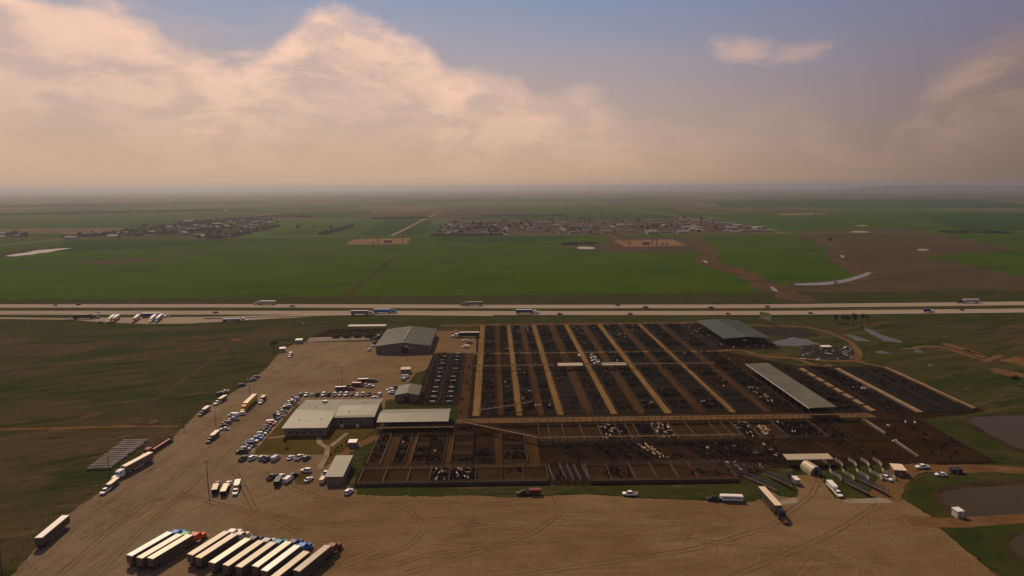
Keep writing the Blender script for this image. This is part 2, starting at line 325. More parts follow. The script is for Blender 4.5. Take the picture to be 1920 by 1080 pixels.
for k_, c_ in dict(brick=(.16, .09, .06), cream=(.28, .23, .18), white=(.32, .29, .26), grey=(.16, .15, .14)).items(): mat('siding_' + k_, c_, .8, .15)
mat('panel_lime', (.40, .38, .05), .5); mat('panel_pale', (.46, .42, .30), .5)
mat('tank_paint', (.14, .075, .045), .5, .3); mat('junk_grey', (.20, .19, .18), .6, .3, .3, .4, 1); mat('line_paint', (.7, .62, .5), .7)

# ---------------------------------------------------------------- mesh helpers
class MB:
    def __init__(s): s.v = []; s.f = []; s.mi = []
    def quad(s, pts, mi=0):
        n = len(s.v); s.v += [tuple(p) for p in pts]; s.f.append(tuple(range(n, n + len(pts)))); s.mi.append(mi)
    def hull(s, secs, mi=0):
        """loft of sections (y, half_bottom, half_top, z0, z1[, xc])"""
        n = len(s.v)
        for q in secs:
            y, hb, ht, z0, z1 = q[:5]; xc = q[5] if len(q) > 5 else 0
            s.v += [(xc - hb, y, z0), (xc + hb, y, z0), (xc + ht, y, z1), (xc - ht, y, z1)]
        for i in range(len(secs) - 1):
            a = n + 4 * i; b = a + 4
            for j in range(4):
                k = (j + 1) % 4; s.f.append((b + j, b + k, a + k, a + j)); s.mi.append(mi)
        s.f.append((n, n + 1, n + 2, n + 3)); e = n + 4 * (len(secs) - 1); s.f.append((e + 3, e + 2, e + 1, e)); s.mi += [mi, mi]
        return s
    def box(s, x0, x1, y0, y1, z0, z1, mi=0):
        h = (x1 - x0) / 2; xc = (x0 + x1) / 2
        return s.hull([(y0, h, h, z0, z1, xc), (y1, h, h, z0, z1, xc)], mi)
    def bar(s, a, b, t, mi=0, h=None):
        """square bar between two points"""
        a = Vector(a); b = Vector(b); d = (b - a).normalized(); up = Vector((0, 0, 1)) if abs(d.z) < .9 else Vector((0, 1, 0))
        x = d.cross(up).normalized() * t / 2; z = x.cross(d).normalized() * (h or t) / 2
        n = len(s.v)
        for p in (a, b): s.v += [tuple(p - x - z), tuple(p + x - z), tuple(p + x + z), tuple(p - x + z)]
        for j in range(4):
            k = (j + 1) % 4; s.f.append((n + 4 + j, n + 4 + k, n + k, n + j)); s.mi.append(mi)
        s.f += [(n, n + 1, n + 2, n + 3), (n + 7, n + 6, n + 5, n + 4)]; s.mi += [mi, mi]
        return s
    def tube(s, a, b, r0, r1=None, n=8, mi=0):
        r1 = r0 if r1 is None else r1
        a = Vector(a); b = Vector(b); d = (b - a).normalized(); up = Vector((0, 0, 1)) if abs(d.z) < .9 else Vector((1, 0, 0))
        x = d.cross(up).normalized(); z = x.cross(d); k = len(s.v)
        for p, r in ((a, r0), (b, r1)):
            for i in range(n):
                t = 2 * math.pi * i / n; s.v.append(tuple(p + x * math.cos(t) * r + z * math.sin(t) * r))
        for i in range(n):
            j = (i + 1) % n; s.f.append((k + n + i, k + n + j, k + j, k + i)); s.mi.append(mi)
        s.f += [tuple(range(k, k + n)), tuple(range(k + 2 * n - 1, k + n - 1, -1))]; s.mi += [mi, mi]
        return s
    def mesh(s, name, mats):
        me = bpy.data.meshes.new(name); me.from_pydata(s.v, [], s.f)
        for m in mats if isinstance(mats, (list, tuple)) else [mats]: me.materials.append(MATS[m])
        if max(s.mi, default=0) > 0: me.polygons.foreach_set('material_index', s.mi)
        me.update(); return me

def tag(o, label=None, cat=None, group=None, kind=None):
    for k, v in (('label', label), ('category', cat), ('group', group), ('kind', kind)):
        if v: o[k] = v
    return o
def link(name, me, parent=None, loc=None, rz=None):
    o = bpy.data.objects.new(name, me); C.objects.link(o)
    if parent: o.parent = parent
    if loc is not None: o.location = loc
    if rz is not None: o.rotation_euler = (0, 0, rz)
    return o
def thing(name, label, cat, loc=(0, 0, 0), rz=0, group=None):
    o = link(name, None, None, loc, rz); o.empty_display_size = .5
    return tag(o, label, cat, group)
def paint(o, m, slot=0):
    o.material_slots[slot].link = 'OBJECT'; o.material_slots[slot].material = MATS[m]; return o

# sheets laid on the ground ------------------------------------------------
LEVEL = [0.02]
def ragged_outline(pts, step, amp):
    out = []; n = len(pts)
    for i in range(n):
        a = Vector(pts[i]); b = Vector(pts[(i + 1) % n]); L = (b - a).length; k = max(1, min(160, int(L / step)))
        nr = Vector((-(b - a).y, (b - a).x)) / max(L, 1e-6)
        for j in range(k):
            p = a.lerp(b, j / k)
            if amp: p = p + nr * random.uniform(-amp, amp) * (1 if j else .4)
            out.append((p.x, p.y))
    return out
def sheet(name, pts, m, z=None, step=4, amp=.5, kind='structure', smooth=False, **kw):
    if smooth:                                            # rounded outline
        q = [Vector(p) for p in pts]
        for _ in range(2):
            r = []
            for i in range(len(q)):
                a, b = q[i], q[(i + 1) % len(q)]; r += [a.lerp(b, .25), a.lerp(b, .75)]
            q = r
        pts = [(p.x, p.y) for p in q]
    if z is None: LEVEL[0] += .006; z = LEVEL[0]
    o_ = ragged_outline(pts, step, amp)
    me = bpy.data.meshes.new(name); me.from_pydata([(x, y, z) for x, y in o_], [], [tuple(range(len(o_)))]); me.materials.append(MATS[m])
    me.update()
    if me.polygons[0].normal.z < 0: me.flip_normals()
    return tag(link(name, me), kind=kind, **kw)
def strip(name, pts, width, m, z=None, step=8, amp=.4, **kw):
    """a path of the given width along points"""
    P_ = [Vector(p) for p in pts]; q = [P_[0]]
    for i in range(len(P_) - 1):
        k = max(1, int((P_[i + 1] - P_[i]).length / step))
        q += [P_[i].lerp(P_[i + 1], j / k) for j in range(1, k + 1)]
    for _ in range(3): q = [q[0]] + [(q[i - 1] + 2 * q[i] + q[i + 1]) / 4 for i in range(1, len(q) - 1)] + [q[-1]]
    l, r = [], []
    for i, p in enumerate(q):
        d = (q[min(i + 1, len(q) - 1)] - q[max(i - 1, 0)]).normalized(); nr = Vector((-d.y, d.x))
        wd = width if not isinstance(width, (list, tuple)) else width[0] + (width[1] - width[0]) * i / (len(q) - 1)
        l.append(p + nr * (wd / 2 + random.uniform(-amp, amp))); r.append(p - nr * (wd / 2 + random.uniform(-amp, amp)))
    if z is None: LEVEL[0] += .006; z = LEVEL[0]
    v = [(*p, z) for p in l] + [(*p, z) for p in r]; n = len(q)
    me = bpy.data.meshes.new(name); me.from_pydata(v, [], [(n + i, n + i + 1, i + 1, i) for i in range(n - 1)]); me.materials.append(MATS[m]); me.update()
    return tag(link(name, me), kind='structure', **kw)
def px(pts, z=0): return [G(x, y, z) for x, y in pts]

# ---------------------------------------------------------------- the land
def plain(name, x0, x1, y0, y1, z, m):
    me = bpy.data.meshes.new(name); me.from_pydata([(x0, y0, z), (x1, y0, z), (x1, y1, z), (x0, y1, z)], [], [(0, 1, 2, 3)]); me.materials.append(MATS[m]); me.update()
    return tag(link(name, me), kind='structure')
plain('ground', -60000, 60000, -3000, 60000, -.35, 'farmland')
# a low ridge far off on the right
def ridge():
    b = MB(); n = 40; rows = [(-1, 0), (-.5, .55), (0, 1), (.5, .5), (1, 0)]
    for i in range(n + 1):
        t = i / n; x = 7600 + 12500 * t; env = min(1, t / .12) * (.82 + .12 * math.sin(t * 9) + .06 * math.sin(t * 31))
        for (d, h) in rows: b.v.append((x, 15500 + d * 1500 + 600 * math.sin(t * 5), -.6 + 128 * env * h))
    for i in range(n):
        for j in range(4):
            a = i * 5 + j; b.f.append((a, a + 5, a + 6, a + 1)); b.mi.append(0)
    tag(link('hill', b.mesh('hill', 'farmland')), kind='structure')
ridge()
plain('pasture', -2600, 2600, -300, 640, -.15, 'pasture')
plain('verge', -2600, 2600, 600, 760, -.11, 'verge_grass')
# fields between the highway and the section road
zf = [-.30]
def field(name, pts, m, amp=2.0, step=25, smooth=False):
    zf[0] += .012; return sheet(name, pts, m, zf[0], step, amp, smooth=smooth)
field('wheat_field', [(-2600, 742), (-60, 722), (330, 705), (2600, 690), (2600, 1722), (-2600, 1722)], 'wheat', 1)
field('field_margin', [(-2600, 735), (-60, 706), (330, 693), (1500, 690), (1500, 712), (330, 722), (-60, 742), (-2600, 765)], 'pasture', 4)
field('wheat_field', px([(120, 452), (560, 448), (330, 462), (100, 474)]), 'wheat_lush', 8)
field('wheat_field', px([(800, 443), (1120, 443), (1010, 452), (860, 455)]), 'wheat_lush', 6)
field('bare_field', px([(1492, 441), (1640, 439), (1760, 439), (1915, 468), (1722, 480), (1930, 517), (2100, 562), (1500, 563), (1446, 549), (1492, 533), (1600, 520), (1585, 495), (1545, 465)]), 'bare_field', 6)
field('wheat_field', px([(1738, 480), (1935, 474), (1990, 530), (1900, 514)]), 'wheat', 4)
field('bare_field', px([(1128, 444), (1300, 443), (1322, 462), (1300, 472), (1140, 471), (1060, 466), (1062, 460), (1140, 455)]), 'bare_field', 4)
strip('creek_bed', px([(1300, 444), (1322, 462), (1332, 478), (1318, 490), (1350, 500), (1395, 512), (1440, 536), (1475, 552), (1508, 566)]), 34, 'creek_bank', -.02, 12, 6)
strip('creek_bed', px([(1500, 440), (1548, 452), (1572, 465), (1566, 480), (1590, 498), (1630, 512), (1625, 522), (1580, 531), (1490, 535)]), 30, 'creek_bank', -.015, 12, 7)
sheet('pond', px([(1486, 532), (1540, 530), (1585, 524), (1618, 514), (1633, 508), (1632, 515), (1612, 522), (1578, 531), (1540, 535), (1492, 535)]), 'far_water', .01, 8, 1.5, smooth=True)
for q in ([(1443, 537), (1450, 538), (1460, 546), (1453, 547), (1445, 542)], [(1318, 487), (1326, 490), (1328, 494), (1320, 492)], [(1575, 478), (1585, 480), (1582, 484), (1576, 482)]):
    sheet('pond', px(q), 'far_water', .012, 6, 1.2, smooth=True)
sheet('pond', px([(8, 480), (30, 476), (52, 473), (68, 469), (95, 467), (112, 465.6), (135, 465), (118, 468), (104, 470), (92, 473), (74, 474.5), (62, 477.5), (44, 478.5), (28, 480.6)]), 'far_water', .012, 8, 2.5)
sheet('mud_flat', px([(-10, 480), (55, 466), (120, 463), (60, 471), (20, 482)]), 'mud_bank', .008, 15, 3)
sheet('pond', px([(1080, 463), (1097, 462), (1118, 464), (1112, 467), (1085, 467)]), 'far_water', .015, 8, 1, smooth=True)
sheet('pond', px([(1594, 434), (1612, 432), (1636, 435), (1625, 437), (1598, 437)]), 'far_water', .02, 15, 1, smooth=True)
sheet('pond', px([(1716, 467), (1735, 466), (1745, 469), (1728, 471)]), 'far_water', .015, 8, 1, smooth=True)
sheet('pond', px([(1602, 423), (1628, 422), (1624, 424), (1604, 424)]), 'far_water', .03, 25, 1, smooth=True)
sheet('dirt_patch', px([(140, 492), (200, 487), (275, 484), (290, 489), (230, 495), (160, 495)]), 'bare_field', .0, 10, 4, smooth=True)
strip('farm_track', px([(270, 489), (330, 477), (385, 464), (450, 450)]), (16, 10), 'bare_field', .004, 20, 3)
strip('farm_track', px([(650, 552), (690, 522), (735, 485)]), (9, 9), 'pasture', .0, 20, 3)
strip('farm_track', px([(-20, 462), (60, 454), (130, 447), (160, 446)]), 14, 'gravel_road', .0, 30, 1)
for q in ([(662, 449), (770, 446), (764, 457), (648, 459)], [(1150, 451), (1262, 449), (1286, 460), (1172, 463)]):
    sheet('well_pad', px(q), 'sand_pad', .01, 10, 2)
sheet('well_pad', px([(1450, 401), (1535, 399), (1552, 402), (1465, 404)]), 'sand_pad', .03, 30, 6)
strip('section_road', [(-3500, 1735), (3200, 1735)], 11, 'gravel_road', .02, 60, .6)
strip('section_road', [(752, 1735), (748, 5200)], 13, 'gravel_road', .025, 60, .8)
strip('section_road', [(-255, 1735), (-265, 3400)], 12, 'gravel_road', .027, 60, .8)
strip('farm_track', px([(1140, 440), (1180, 457)]), 10, 'dirt_track', .012, 20, 1)
# fields beyond the section road (each a sheet of its own), then the mosaic takes over
zf[0] = -.27
for q, m in (([(0, 447), (170, 446), (110, 436), (-60, 441)], 'wheat'), ([(560, 445), (655, 445), (708, 421), (590, 421), (500, 440)], 'wheat'), ([(665, 444), (790, 443), (812, 412), (722, 411)], 'wheat_lush'),
             ([(0, 430), (330, 408), (480, 404), (300, 400), (0, 412)], 'wheat'), ([(880, 403), (1330, 403), (1300, 411), (860, 412)], 'wheat_lush'), ([(1330, 402), (1310, 394), (1900, 396), (1930, 440), (1500, 431)], 'wheat'),
             ([(860, 388), (1250, 385), (1290, 399), (1000, 399)], 'wheat'), ([(520, 398), (700, 394), (690, 408), (560, 408)], 'wheat_lush'), ([(-100, 398), (420, 391), (520, 395), (0, 408)], 'wheat'),
             ([(640, 405), (860, 392), (1000, 398), (860, 410), (700, 410)], 'bare_field'), ([(1480, 434), (1600, 430), (1740, 430), (1740, 437), (1500, 438)], 'bare_field'), ([(1700, 399), (1960, 400), (2000, 432), (1800, 432)], 'wheat_lush'),
             ([(810, 441), (850, 415), (1330, 408), (1462, 436)], 'bare_field'), ([(110, 447), (300, 420), (500, 412), (525, 424), (420, 448)], 'verge_grass'), ([(1330, 376), (1800, 372), (1980, 388), (1350, 388)], 'wheat_lush'), ([(700, 372), (1240, 370), (1260, 377), (760, 381)], 'wheat')):
    field('far_field', px(q), m, 6, 60)

# ---------------------------------------------------------------- highway
far_c = [(-2600, 880), (-1400, 775), (-524, 719), (-245, 704), (19, 684), (277, 671), (541, 673), (1200, 700), (2600, 770)]
near_c = [(-2600, 838), (-1400, 733), (-500, 679), (-232, 664), (18, 648), (262, 634), (511, 633), (1200, 658), (2600, 728)]
strip('median', [((a[0] + b[0]) / 2, (a[1] + b[1]) / 2) for a, b in zip(far_c, near_c)], 22, 'pasture', -.09, 20, .8)
for c_ in (far_c, near_c):
    strip('highway', c_, 20, 'concrete_road', -.05, 20, .15)
    for off, wd in ((-8.2, .35), (8.2, .35), (0, .22)):
        strip('lane_line', [(x, y + off) for x, y in c_], wd, 'line_paint', -.044, 20, 0)
strip('ramp', [(-2600, 806), (-1400, 700), (-490, 652), (-395, 640), (-300, 639), (-215, 645), (-120, 650), (0, 637)], 7, 'concrete_road', -.046, 12, .2)
sheet('rest_area', [(-405, 640), (-355, 622), (-310, 612), (-275, 612), (-225, 626), (-170, 640), (-225, 638), (-265, 632), (-285, 645), (-380, 646)], 'concrete_road', -.042, 10, .5)
t = thing('guard_rail', 'dark guard rail along the near carriageway above the east pasture', 'guard rail'); b0, b1 = G(1364, 594), G(1588, 592)
GUARD = (t, b0, b1)
# ---------------------------------------------------------------- yard: gravel, pens, lawns
LOT = sheet('gravel_lot', px([(-420, 1500), (20, 1080), (130, 962), (250, 880), (335, 810), (372, 773), (460, 722), (500, 690), (530, 655), (560, 642), (720, 640), (735, 622), (890, 620), (893, 662), (780, 700), (720, 770),
      (640, 870), (655, 918), (960, 933), (1100, 927), (1220, 935), (1400, 942), (1422, 930), (1485, 892), (1530, 888), (1562, 928), (1690, 935), (1745, 968), (1762, 990), (1870, 1080), (2250, 1500)]), 'gravel', .0, 1.5, .45)
ground('rut_dark', (.108, .067, .032), [((.145, .096, .050), .12, .42, .60, (1, 1), 0, .9), ((.080, .050, .025), .3, .55, .7, (1, 1), 0, .6)]); ground('rut_pale', (.200, .142, .085), [((.150, .100, .055), .10, .42, .60, (1, 1), 0, .9)])
RZ = [.003]
def ruts(pts, m, gauge=2.0, wd=.5):
    q = [Vector(G(*p)) for p in pts]; k = 0
    for off in (-gauge / 2, gauge / 2):
        o_ = []
        for i, p in enumerate(q):
            d = (q[min(i + 1, len(q) - 1)] - q[max(i - 1, 0)]).normalized(); o_.append((p.x - d.y * off, p.y + d.x * off))
        RZ[0] += .0012; strip('tyre_track', o_, wd, m, RZ[0], 2, .2)
for pts_, m_ in (([(60, 1075), (160, 985), (300, 880), (420, 790), (520, 710), (560, 670)], 'rut_pale'), ([(110, 1080), (200, 1000), (330, 895), (440, 800), (540, 715), (640, 668)], 'rut_dark'), ([(180, 1080), (260, 1000), (370, 900), (470, 815)], 'rut_dark'), ([(20, 1110), (120, 1005), (240, 915), (350, 832), (430, 765)], 'rut_dark'), ([(230, 960), (330, 925), (470, 960), (620, 985), (800, 975), (1000, 960), (1250, 955)], 'rut_dark'),
                 ([(640, 1060), (760, 1010), (900, 985), (1150, 975), (1400, 985), (1560, 960), (1660, 935)], 'rut_pale'), ([(690, 1075), (800, 1040), (1000, 1015), (1200, 1005), (1380, 1020), (1600, 1060)], 'rut_dark'), ([(620, 960), (690, 935), (760, 950), (800, 990), (760, 1030), (680, 1050)], 'rut_dark'), ([(1490, 985), (1530, 1020), (1620, 1060), (1750, 1085)], 'rut_pale'), ([(1040, 930), (1055, 960), (1000, 1000), (880, 1040), (760, 1075)], 'rut_dark'),
                 ([(1540, 895), (1520, 930), (1440, 990), (1300, 1030), (1100, 1060), (900, 1090)], 'rut_dark'), ([(1650, 945), (1560, 1000), (1450, 1050), (1350, 1090)], 'rut_dark'), ([(480, 880), (560, 920), (640, 945), (760, 940), (960, 945)], 'rut_dark'), ([(430, 870), (450, 900), (480, 960), (560, 1000)], 'rut_dark'), ([(560, 700), (600, 690), (680, 690), (740, 680)], 'rut_pale')):
    ruts(pts_, m_)
def rect(name, x0, x1, y0, y1, m, z, amp=.25, step=3): return sheet(name, [(x0, y0), (x1, y0), (x1, y1), (x0, y1)], m, z, step, amp)
sheet('yard_ground', [(-58, 264.5), (101, 261), (118, 276), (186, 276), (219, 278), (221, 333), (263, 345), (263, 436), (205, 440), (168, 486), (212, 494), (214, 580), (172, 586), (-12, 588), (-13, 488), (-44, 488), (-46, 368), (-20, 368), (-20, 330), (-58, 330)], 'pen_dirt', .006, 4, .4)
YEL = [(-12, -7), (11, 15.5), (33, 37.5), (61.5, 66.2), (90.3, 95.5), (125.8, 130.3)]
BRN = [(1, 5), (22.5, 26.5), (48, 53), (76, 81), (108.5, 113.5), (144, 149)]
for a, b in YEL: rect('feed_alley', a + .5, b - .5, 349, 586, 'sand_alley', .018)
for a, b in BRN: rect('return_alley', a, b, 349, 586, 'brown_alley', .018)
rect('cross_alley', -14, 172, 484.6, 488, 'sand_alley', .024)
rect('cross_alley', -20, 200, 337.5, 344.5, 'dirt_track', .024, .4)
rect('cross_alley', -58, 20, 281, 284.5, 'brown_alley', .024); rect('return_alley', -20, -14, 345, 486, 'brown_alley', .020)
rect('back_lane', -46, 214, 587, 593, 'dirt_track', .030, .6)
rect('yard_track', -46, -14, 470, 500, 'gravel', .003)
for a, b in ((-50, -45), (-39.8, -37), (-22.5, -19.5), (-.5, 3.5), (14.5, 20)): rect('return_alley', a, b, 285, 321, 'brown_alley', .020)
COLS = [(-7, 1), (5, 11), (15.5, 22.5), (26.5, 33), (37.5, 48), (53, 61.5), (66.2, 76), (81, 90.3), (95.5, 108.5), (113.5, 125.8), (130.3, 144), (149, 163)]
BANDS = [(350, 370), (370, 391), (393, 415), (415, 439), (442, 462), (462, 484), (489, 518), (518, 550), (550, 584)]
for a, b in COLS:
    for y0, y1 in ((350, 391), (393, 439), (442, 484), (489, 584)):
        if a in (37.5, 66.2, 53) and y0 == 442: continue
        rect('pen_floor', a + .3, b - .3, y0 + .4, y1 - .4, 'pen_manure' if (y0 > 480 or random.random() < .75) else 'pen_dirt', .014)
rect('pen_floor', -41, -21, 370, 486, 'pen_manure', .012)
rect('pen_floor', 179.5, 200, 344, 436, 'pen_manure', .012); rect('pen_floor', 208, 223, 344, 436, 'pen_manure', .012); rect('pen_floor', 230, 256, 344, 432, 'pen_manure', .012)
rect('pen_floor', 165, 214, 490, 578, 'pen_manure', .012)
for i, (a, b) in enumerate(((-56, -46), (-46, -36), (-36, -27), (-27, -19), (-19, -8), (-8, 3), (3, 12), (12, 22), (39, 48), (48, 58), (58, 67), (67, 76), (76, 84), (84, 100))):
    rect('pen_floor', a + .3, b - .3, 266, 280.5, 'pen_manure' if i in (3, 4) else 'pen_loam', .014)
for a, b, k in ((22, 27, 0), (27, 34, 0), (34, 43, 0), (43, 52, 0), (52, 61, 1), (61, 66, 1), (66, 70, 0), (70, 79, 1), (79, 88, 1), (88, 97, 0), (97, 109, 0), (109, 120, 0), (120, 128, 1), (128, 141, 0), (141, 160, 1)):
    rect('pen_floor', a + .3, b - .3, 309.5, 332.5, 'pen_manure' if k else 'pen_loam', .014)
sheet('pen_floor', [(188, 333), (219, 332), (217, 279), (186, 277)], 'pen_dirt', .012, 4, .5)
# lawn and walks round the sale office
sheet('lawn', [(-111, 372), (-111, 304), (-106, 300), (-78, 299), (-74, 284), (-68, 300), (-60, 330), (-62, 345), (-100, 345), (-100, 372)], 'lawn', .02, 4, .25)
strip('footpath', [(-110, 321), (-104, 322), (-100, 325)], 2.0, 'concrete', .028, 2, .05); strip('footpath', [(-86, 322), (-83, 312), (-78, 308), (-76, 296), (-76, 283)], 2.4, 'concrete', .028, 2, .05)
strip('footpath', [(-111.6, 372), (-111.6, 303)], 1.4, 'concrete', .034, 3, .05); strip('footpath', [(-73, 326), (-75, 317), (-77, 309)], 2.2, 'concrete', .030, 2, .05)
strip('yard_track', [(-72, 290), (-68, 302), (-63, 312), (-56, 322)], (4, 6), 'dirt_track', .026, 3, .3)
sheet('grass_patch', [(-72, 302), (-66, 304), (-57, 318), (-57, 300), (-61, 291)], 'verge_grass', .022, 3, .4)
sheet('grass_strip', px([(664, 912), (960, 918), (968, 925), (820, 931), (672, 928)]), 'verge_grass', .012, 1.2, .8); sheet('grass_strip', px([(1105, 913), (1340, 913), (1420, 893), (1448, 925), (1415, 940), (1240, 935), (1120, 926)]), 'verge_grass', .012, 1.2, .8)
sheet('grass_patch', px([(1428, 890), (1470, 883), (1485, 895), (1498, 920), (1490, 935), (1460, 930)]), 'verge_grass', .014, 2, .3)
sheet('grass_patch', px([(1545, 900), (1550, 880), (1650, 872), (1680, 880), (1680, 905), (1660, 935), (1565, 934)]), 'verge_grass', .014, 2, .3)
sheet('concrete_apron', px([(1578, 938), (1660, 932), (1675, 943), (1592, 944)]), 'concrete', .02, 3, .1); sheet('concrete_apron', px([(1452, 940), (1490, 932), (1500, 942), (1470, 946)]), 'concrete', .02, 3, .1)
sheet('grass_patch', px([(553, 892), (565, 886), (585, 890), (590, 905), (570, 911), (552, 906)]), 'lawn', .014, 1, .3, smooth=True)
sheet('grass_patch', px([(630, 722), (690, 720), (705, 724), (640, 730)]), 'verge_grass', .014, 2, .3); sheet('grass_patch', px([(722, 752), (735, 748), (748, 755), (738, 770), (722, 768)]), 'verge_grass', .014, 2, .3)
sheet('grass_bank', px([(1700, 935), (1705, 905), (1735, 890), (1920, 880), (2150, 880), (2150, 990), (1920, 966), (1780, 975), (1745, 968)]), 'verge_grass', .01, 3, .5)
sheet('grass_bank', px([(1760, 990), (1800, 985), (1920, 975), (2200, 975), (2300, 1300), (2000, 1250), (1880, 1080)]), 'verge_grass', .010, 3, .5)
sheet('grass_bank', px([(1725, 787), (1760, 782), (1920, 770), (2100, 770), (2100, 870), (1920, 872), (1862, 866)]), 'verge_grass', .004, 3, .6)
strip('pond_road', px([(1660, 935), (1668, 905), (1690, 885), (1720, 875), (1770, 880), (1850, 878), (1930, 884), (2050, 888)]), (11, 6), 'dirt_track', .024, 3, .4)
strip('pond_road', px([(1700, 975), (1780, 981), (1860, 976), (1930, 970), (2050, 965)]), (8, 4.5), 'dirt_track', .026, 3, .3)
sheet('mud_flat', px([(1742, 925), (1790, 906), (1920, 897), (2060, 897), (2060, 912), (1920, 913), (1790, 921), (1765, 940), (1790, 972)]), 'mud_bank', .018, 3, .6)
sheet('pond', px([(1762, 922), (1800, 916), (1920, 908), (2080, 905), (2060, 962), (1920, 964), (1830, 968), (1800, 967), (1772, 945)]), 'pond_water', .03, 3, .3, smooth=True)
sheet('pond', px([(1808, 783), (1870, 780), (1960, 778), (2060, 778), (2040, 850), (1920, 846), (1880, 828), (1835, 802)]), 'pond_water', .03, 3, .3, smooth=True)
sheet('pond', px([(1892, 1012), (1920, 998), (1990, 990), (2080, 1000), (2080, 1080), (1960, 1060), (1900, 1040)]), 'pond_water', .03, 3, .3, smooth=True)
for q in ([(1795, 784), (1860, 777), (1960, 774), (2070, 774), (2050, 858), (1915, 852), (1870, 832), (1822, 804)], [(1880, 1014), (1915, 994), (1990, 984), (2090, 994), (2090, 1090), (1955, 1070), (1892, 1046)], [(1748, 920), (1800, 911), (1920, 902), (2090, 899), (2070, 968), (1920, 970), (1830, 973), (1790, 972), (1758, 947)]):
    sheet('mud_bank', px(q), 'mud_bank', .022, 2, .9, smooth=True)
# east pastures: tracks, wet hollows, scrap yard
strip('yard_track', px([(1300, 606), (1420, 610), (1510, 612), (1560, 625), (1595, 640), (1612, 662), (1605, 678), (1560, 677), (1490, 672), (1420, 668), (1395, 655), (1300, 660)]), 5, 'dirt_track', .03, 5, .5)
strip('yard_track', px([(1600, 677), (1660, 688), (1720, 715), (1800, 755)]), 4, 'dirt_track', .034, 5, .4); strip('yard_track', px([(1490, 672), (1540, 690), (1560, 684)]), 5, 'dirt_track', .036, 5, .4)
for q in ([(1447, 641), (1458, 638), (1470, 637), (1482, 633), (1492, 632), (1500, 635), (1515, 637), (1537, 646), (1510, 647), (1490, 649), (1462, 648), (1450, 645)], [(1580, 626), (1600, 628), (1620, 636), (1632, 641), (1605, 639)], [(1612, 610), (1640, 622), (1680, 636), (1695, 643), (1660, 640), (1625, 622)], [(1638, 660), (1655, 658), (1672, 662), (1650, 664)], [(1710, 652), (1722, 655), (1734, 663), (1718, 661)]):
    sheet('puddle', px(q), 'silty_water', .02, 2.5, 1.3)
sheet('scrap_ground', px([(1505, 650), (1590, 650), (1612, 670), (1590, 677), (1500, 672)]), 'junk_soil', .022, 3, .8)
sheet('dark_hollow', px([(1390, 615), (1500, 615), (1540, 628), (1500, 632), (1440, 628)]), 'junk_soil', .012, 6, 2.5)
for q in ([(1838, 676), (1860, 668), (1880, 666), (1876, 671), (1850, 680)], [(1872, 676), (1905, 668), (1930, 676), (1940, 690), (1915, 686), (1890, 680)], [(1856, 690), (1880, 692), (1915, 700), (1950, 706), (1900, 707), (1868, 700)], [(1918, 690), (1960, 694), (1990, 704), (1950, 702)], [(1760, 640), (1800, 650), (1840, 664), (1820, 662), (1780, 650)], [(1806, 655), (1850, 668), (1846, 673), (1815, 662)]):
    sheet('eroded_clay', px(q), 'dirt_track', .02, 2, 1.6)
strip('yard_track', px([(1690, 655), (1760, 648), (1830, 672)]), 5, 'dirt_track', .018, 5, 1.5)
# west pasture: two-wheel tracks, bare spots
strip('farm_track', px([(-60, 806), (120, 803), (240, 799), (335, 800)]), 3.5, 'dirt_track', .01, 6, .4); strip('farm_track', px([(200, 800), (300, 745), (380, 688), (430, 650), (441, 638)]), (2.5, 3), 'bare_field', .014, 6, .6)
sheet('bare_spot', px([(432, 636), (442, 634), (456, 637), (450, 640), (436, 640)]), 'dirt_track', .012, 4, .8, smooth=True); sheet('bare_spot', px([(140, 787), (165, 776), (195, 772), (185, 780), (155, 788)]), 'lawn', .012, 4, .6, smooth=True)
sheet('bare_spot', px([(265, 784), (275, 773), (295, 768), (290, 776), (272, 784)]), 'bare_field', .012, 3, .6, smooth=True); sheet('bare_spot', px([(276, 795), (282, 788), (298, 786), (292, 794)]), 'dirt_track', .012, 3, .5, smooth=True)
sheet('clay_flat', px([(-40, 668), (20, 646), (110, 644), (200, 652), (150, 662), (60, 672)]), 'bare_field', .008, 6, 3, smooth=True)

# ---------------------------------------------------------------- buildings
def slab_roof(pts_top, t=.25):
    """roof plane given by corner points, with thickness"""
    b = MB(); n = len(pts_top); b.v = [tuple(p) for p in pts_top] + [(p[0], p[1], p[2] - t) for p in pts_top]
    b.f = [tuple(range(n)), tuple(range(2 * n - 1, n - 1, -1))] + [(i, n + i, n + (i + 1) % n, (i + 1) % n) for i in range(n)]; b.mi = [0] * len(b.f)
    return b
def part(name, b, m, parent, **kw): return tag(link(name, b.mesh(name, m), parent), **kw)
def seams(parent, p0, p1, q0, q1, step, m):
    """standing ribs running from eave p to ridge q"""
    p0, p1, q0, q1 = map(Vector, (p0, p1, q0, q1)); n = max(2, int((p1 - p0).length / step)); b = MB()
    for i in range(n + 1):
        a = p0.lerp(p1, i / n); c = q0.lerp(q1, i / n); a.z += .05; c.z += .05; b.bar(a, c, .12, 0, .12)
    part('roof_rib', b, m, parent, kind='stuff')
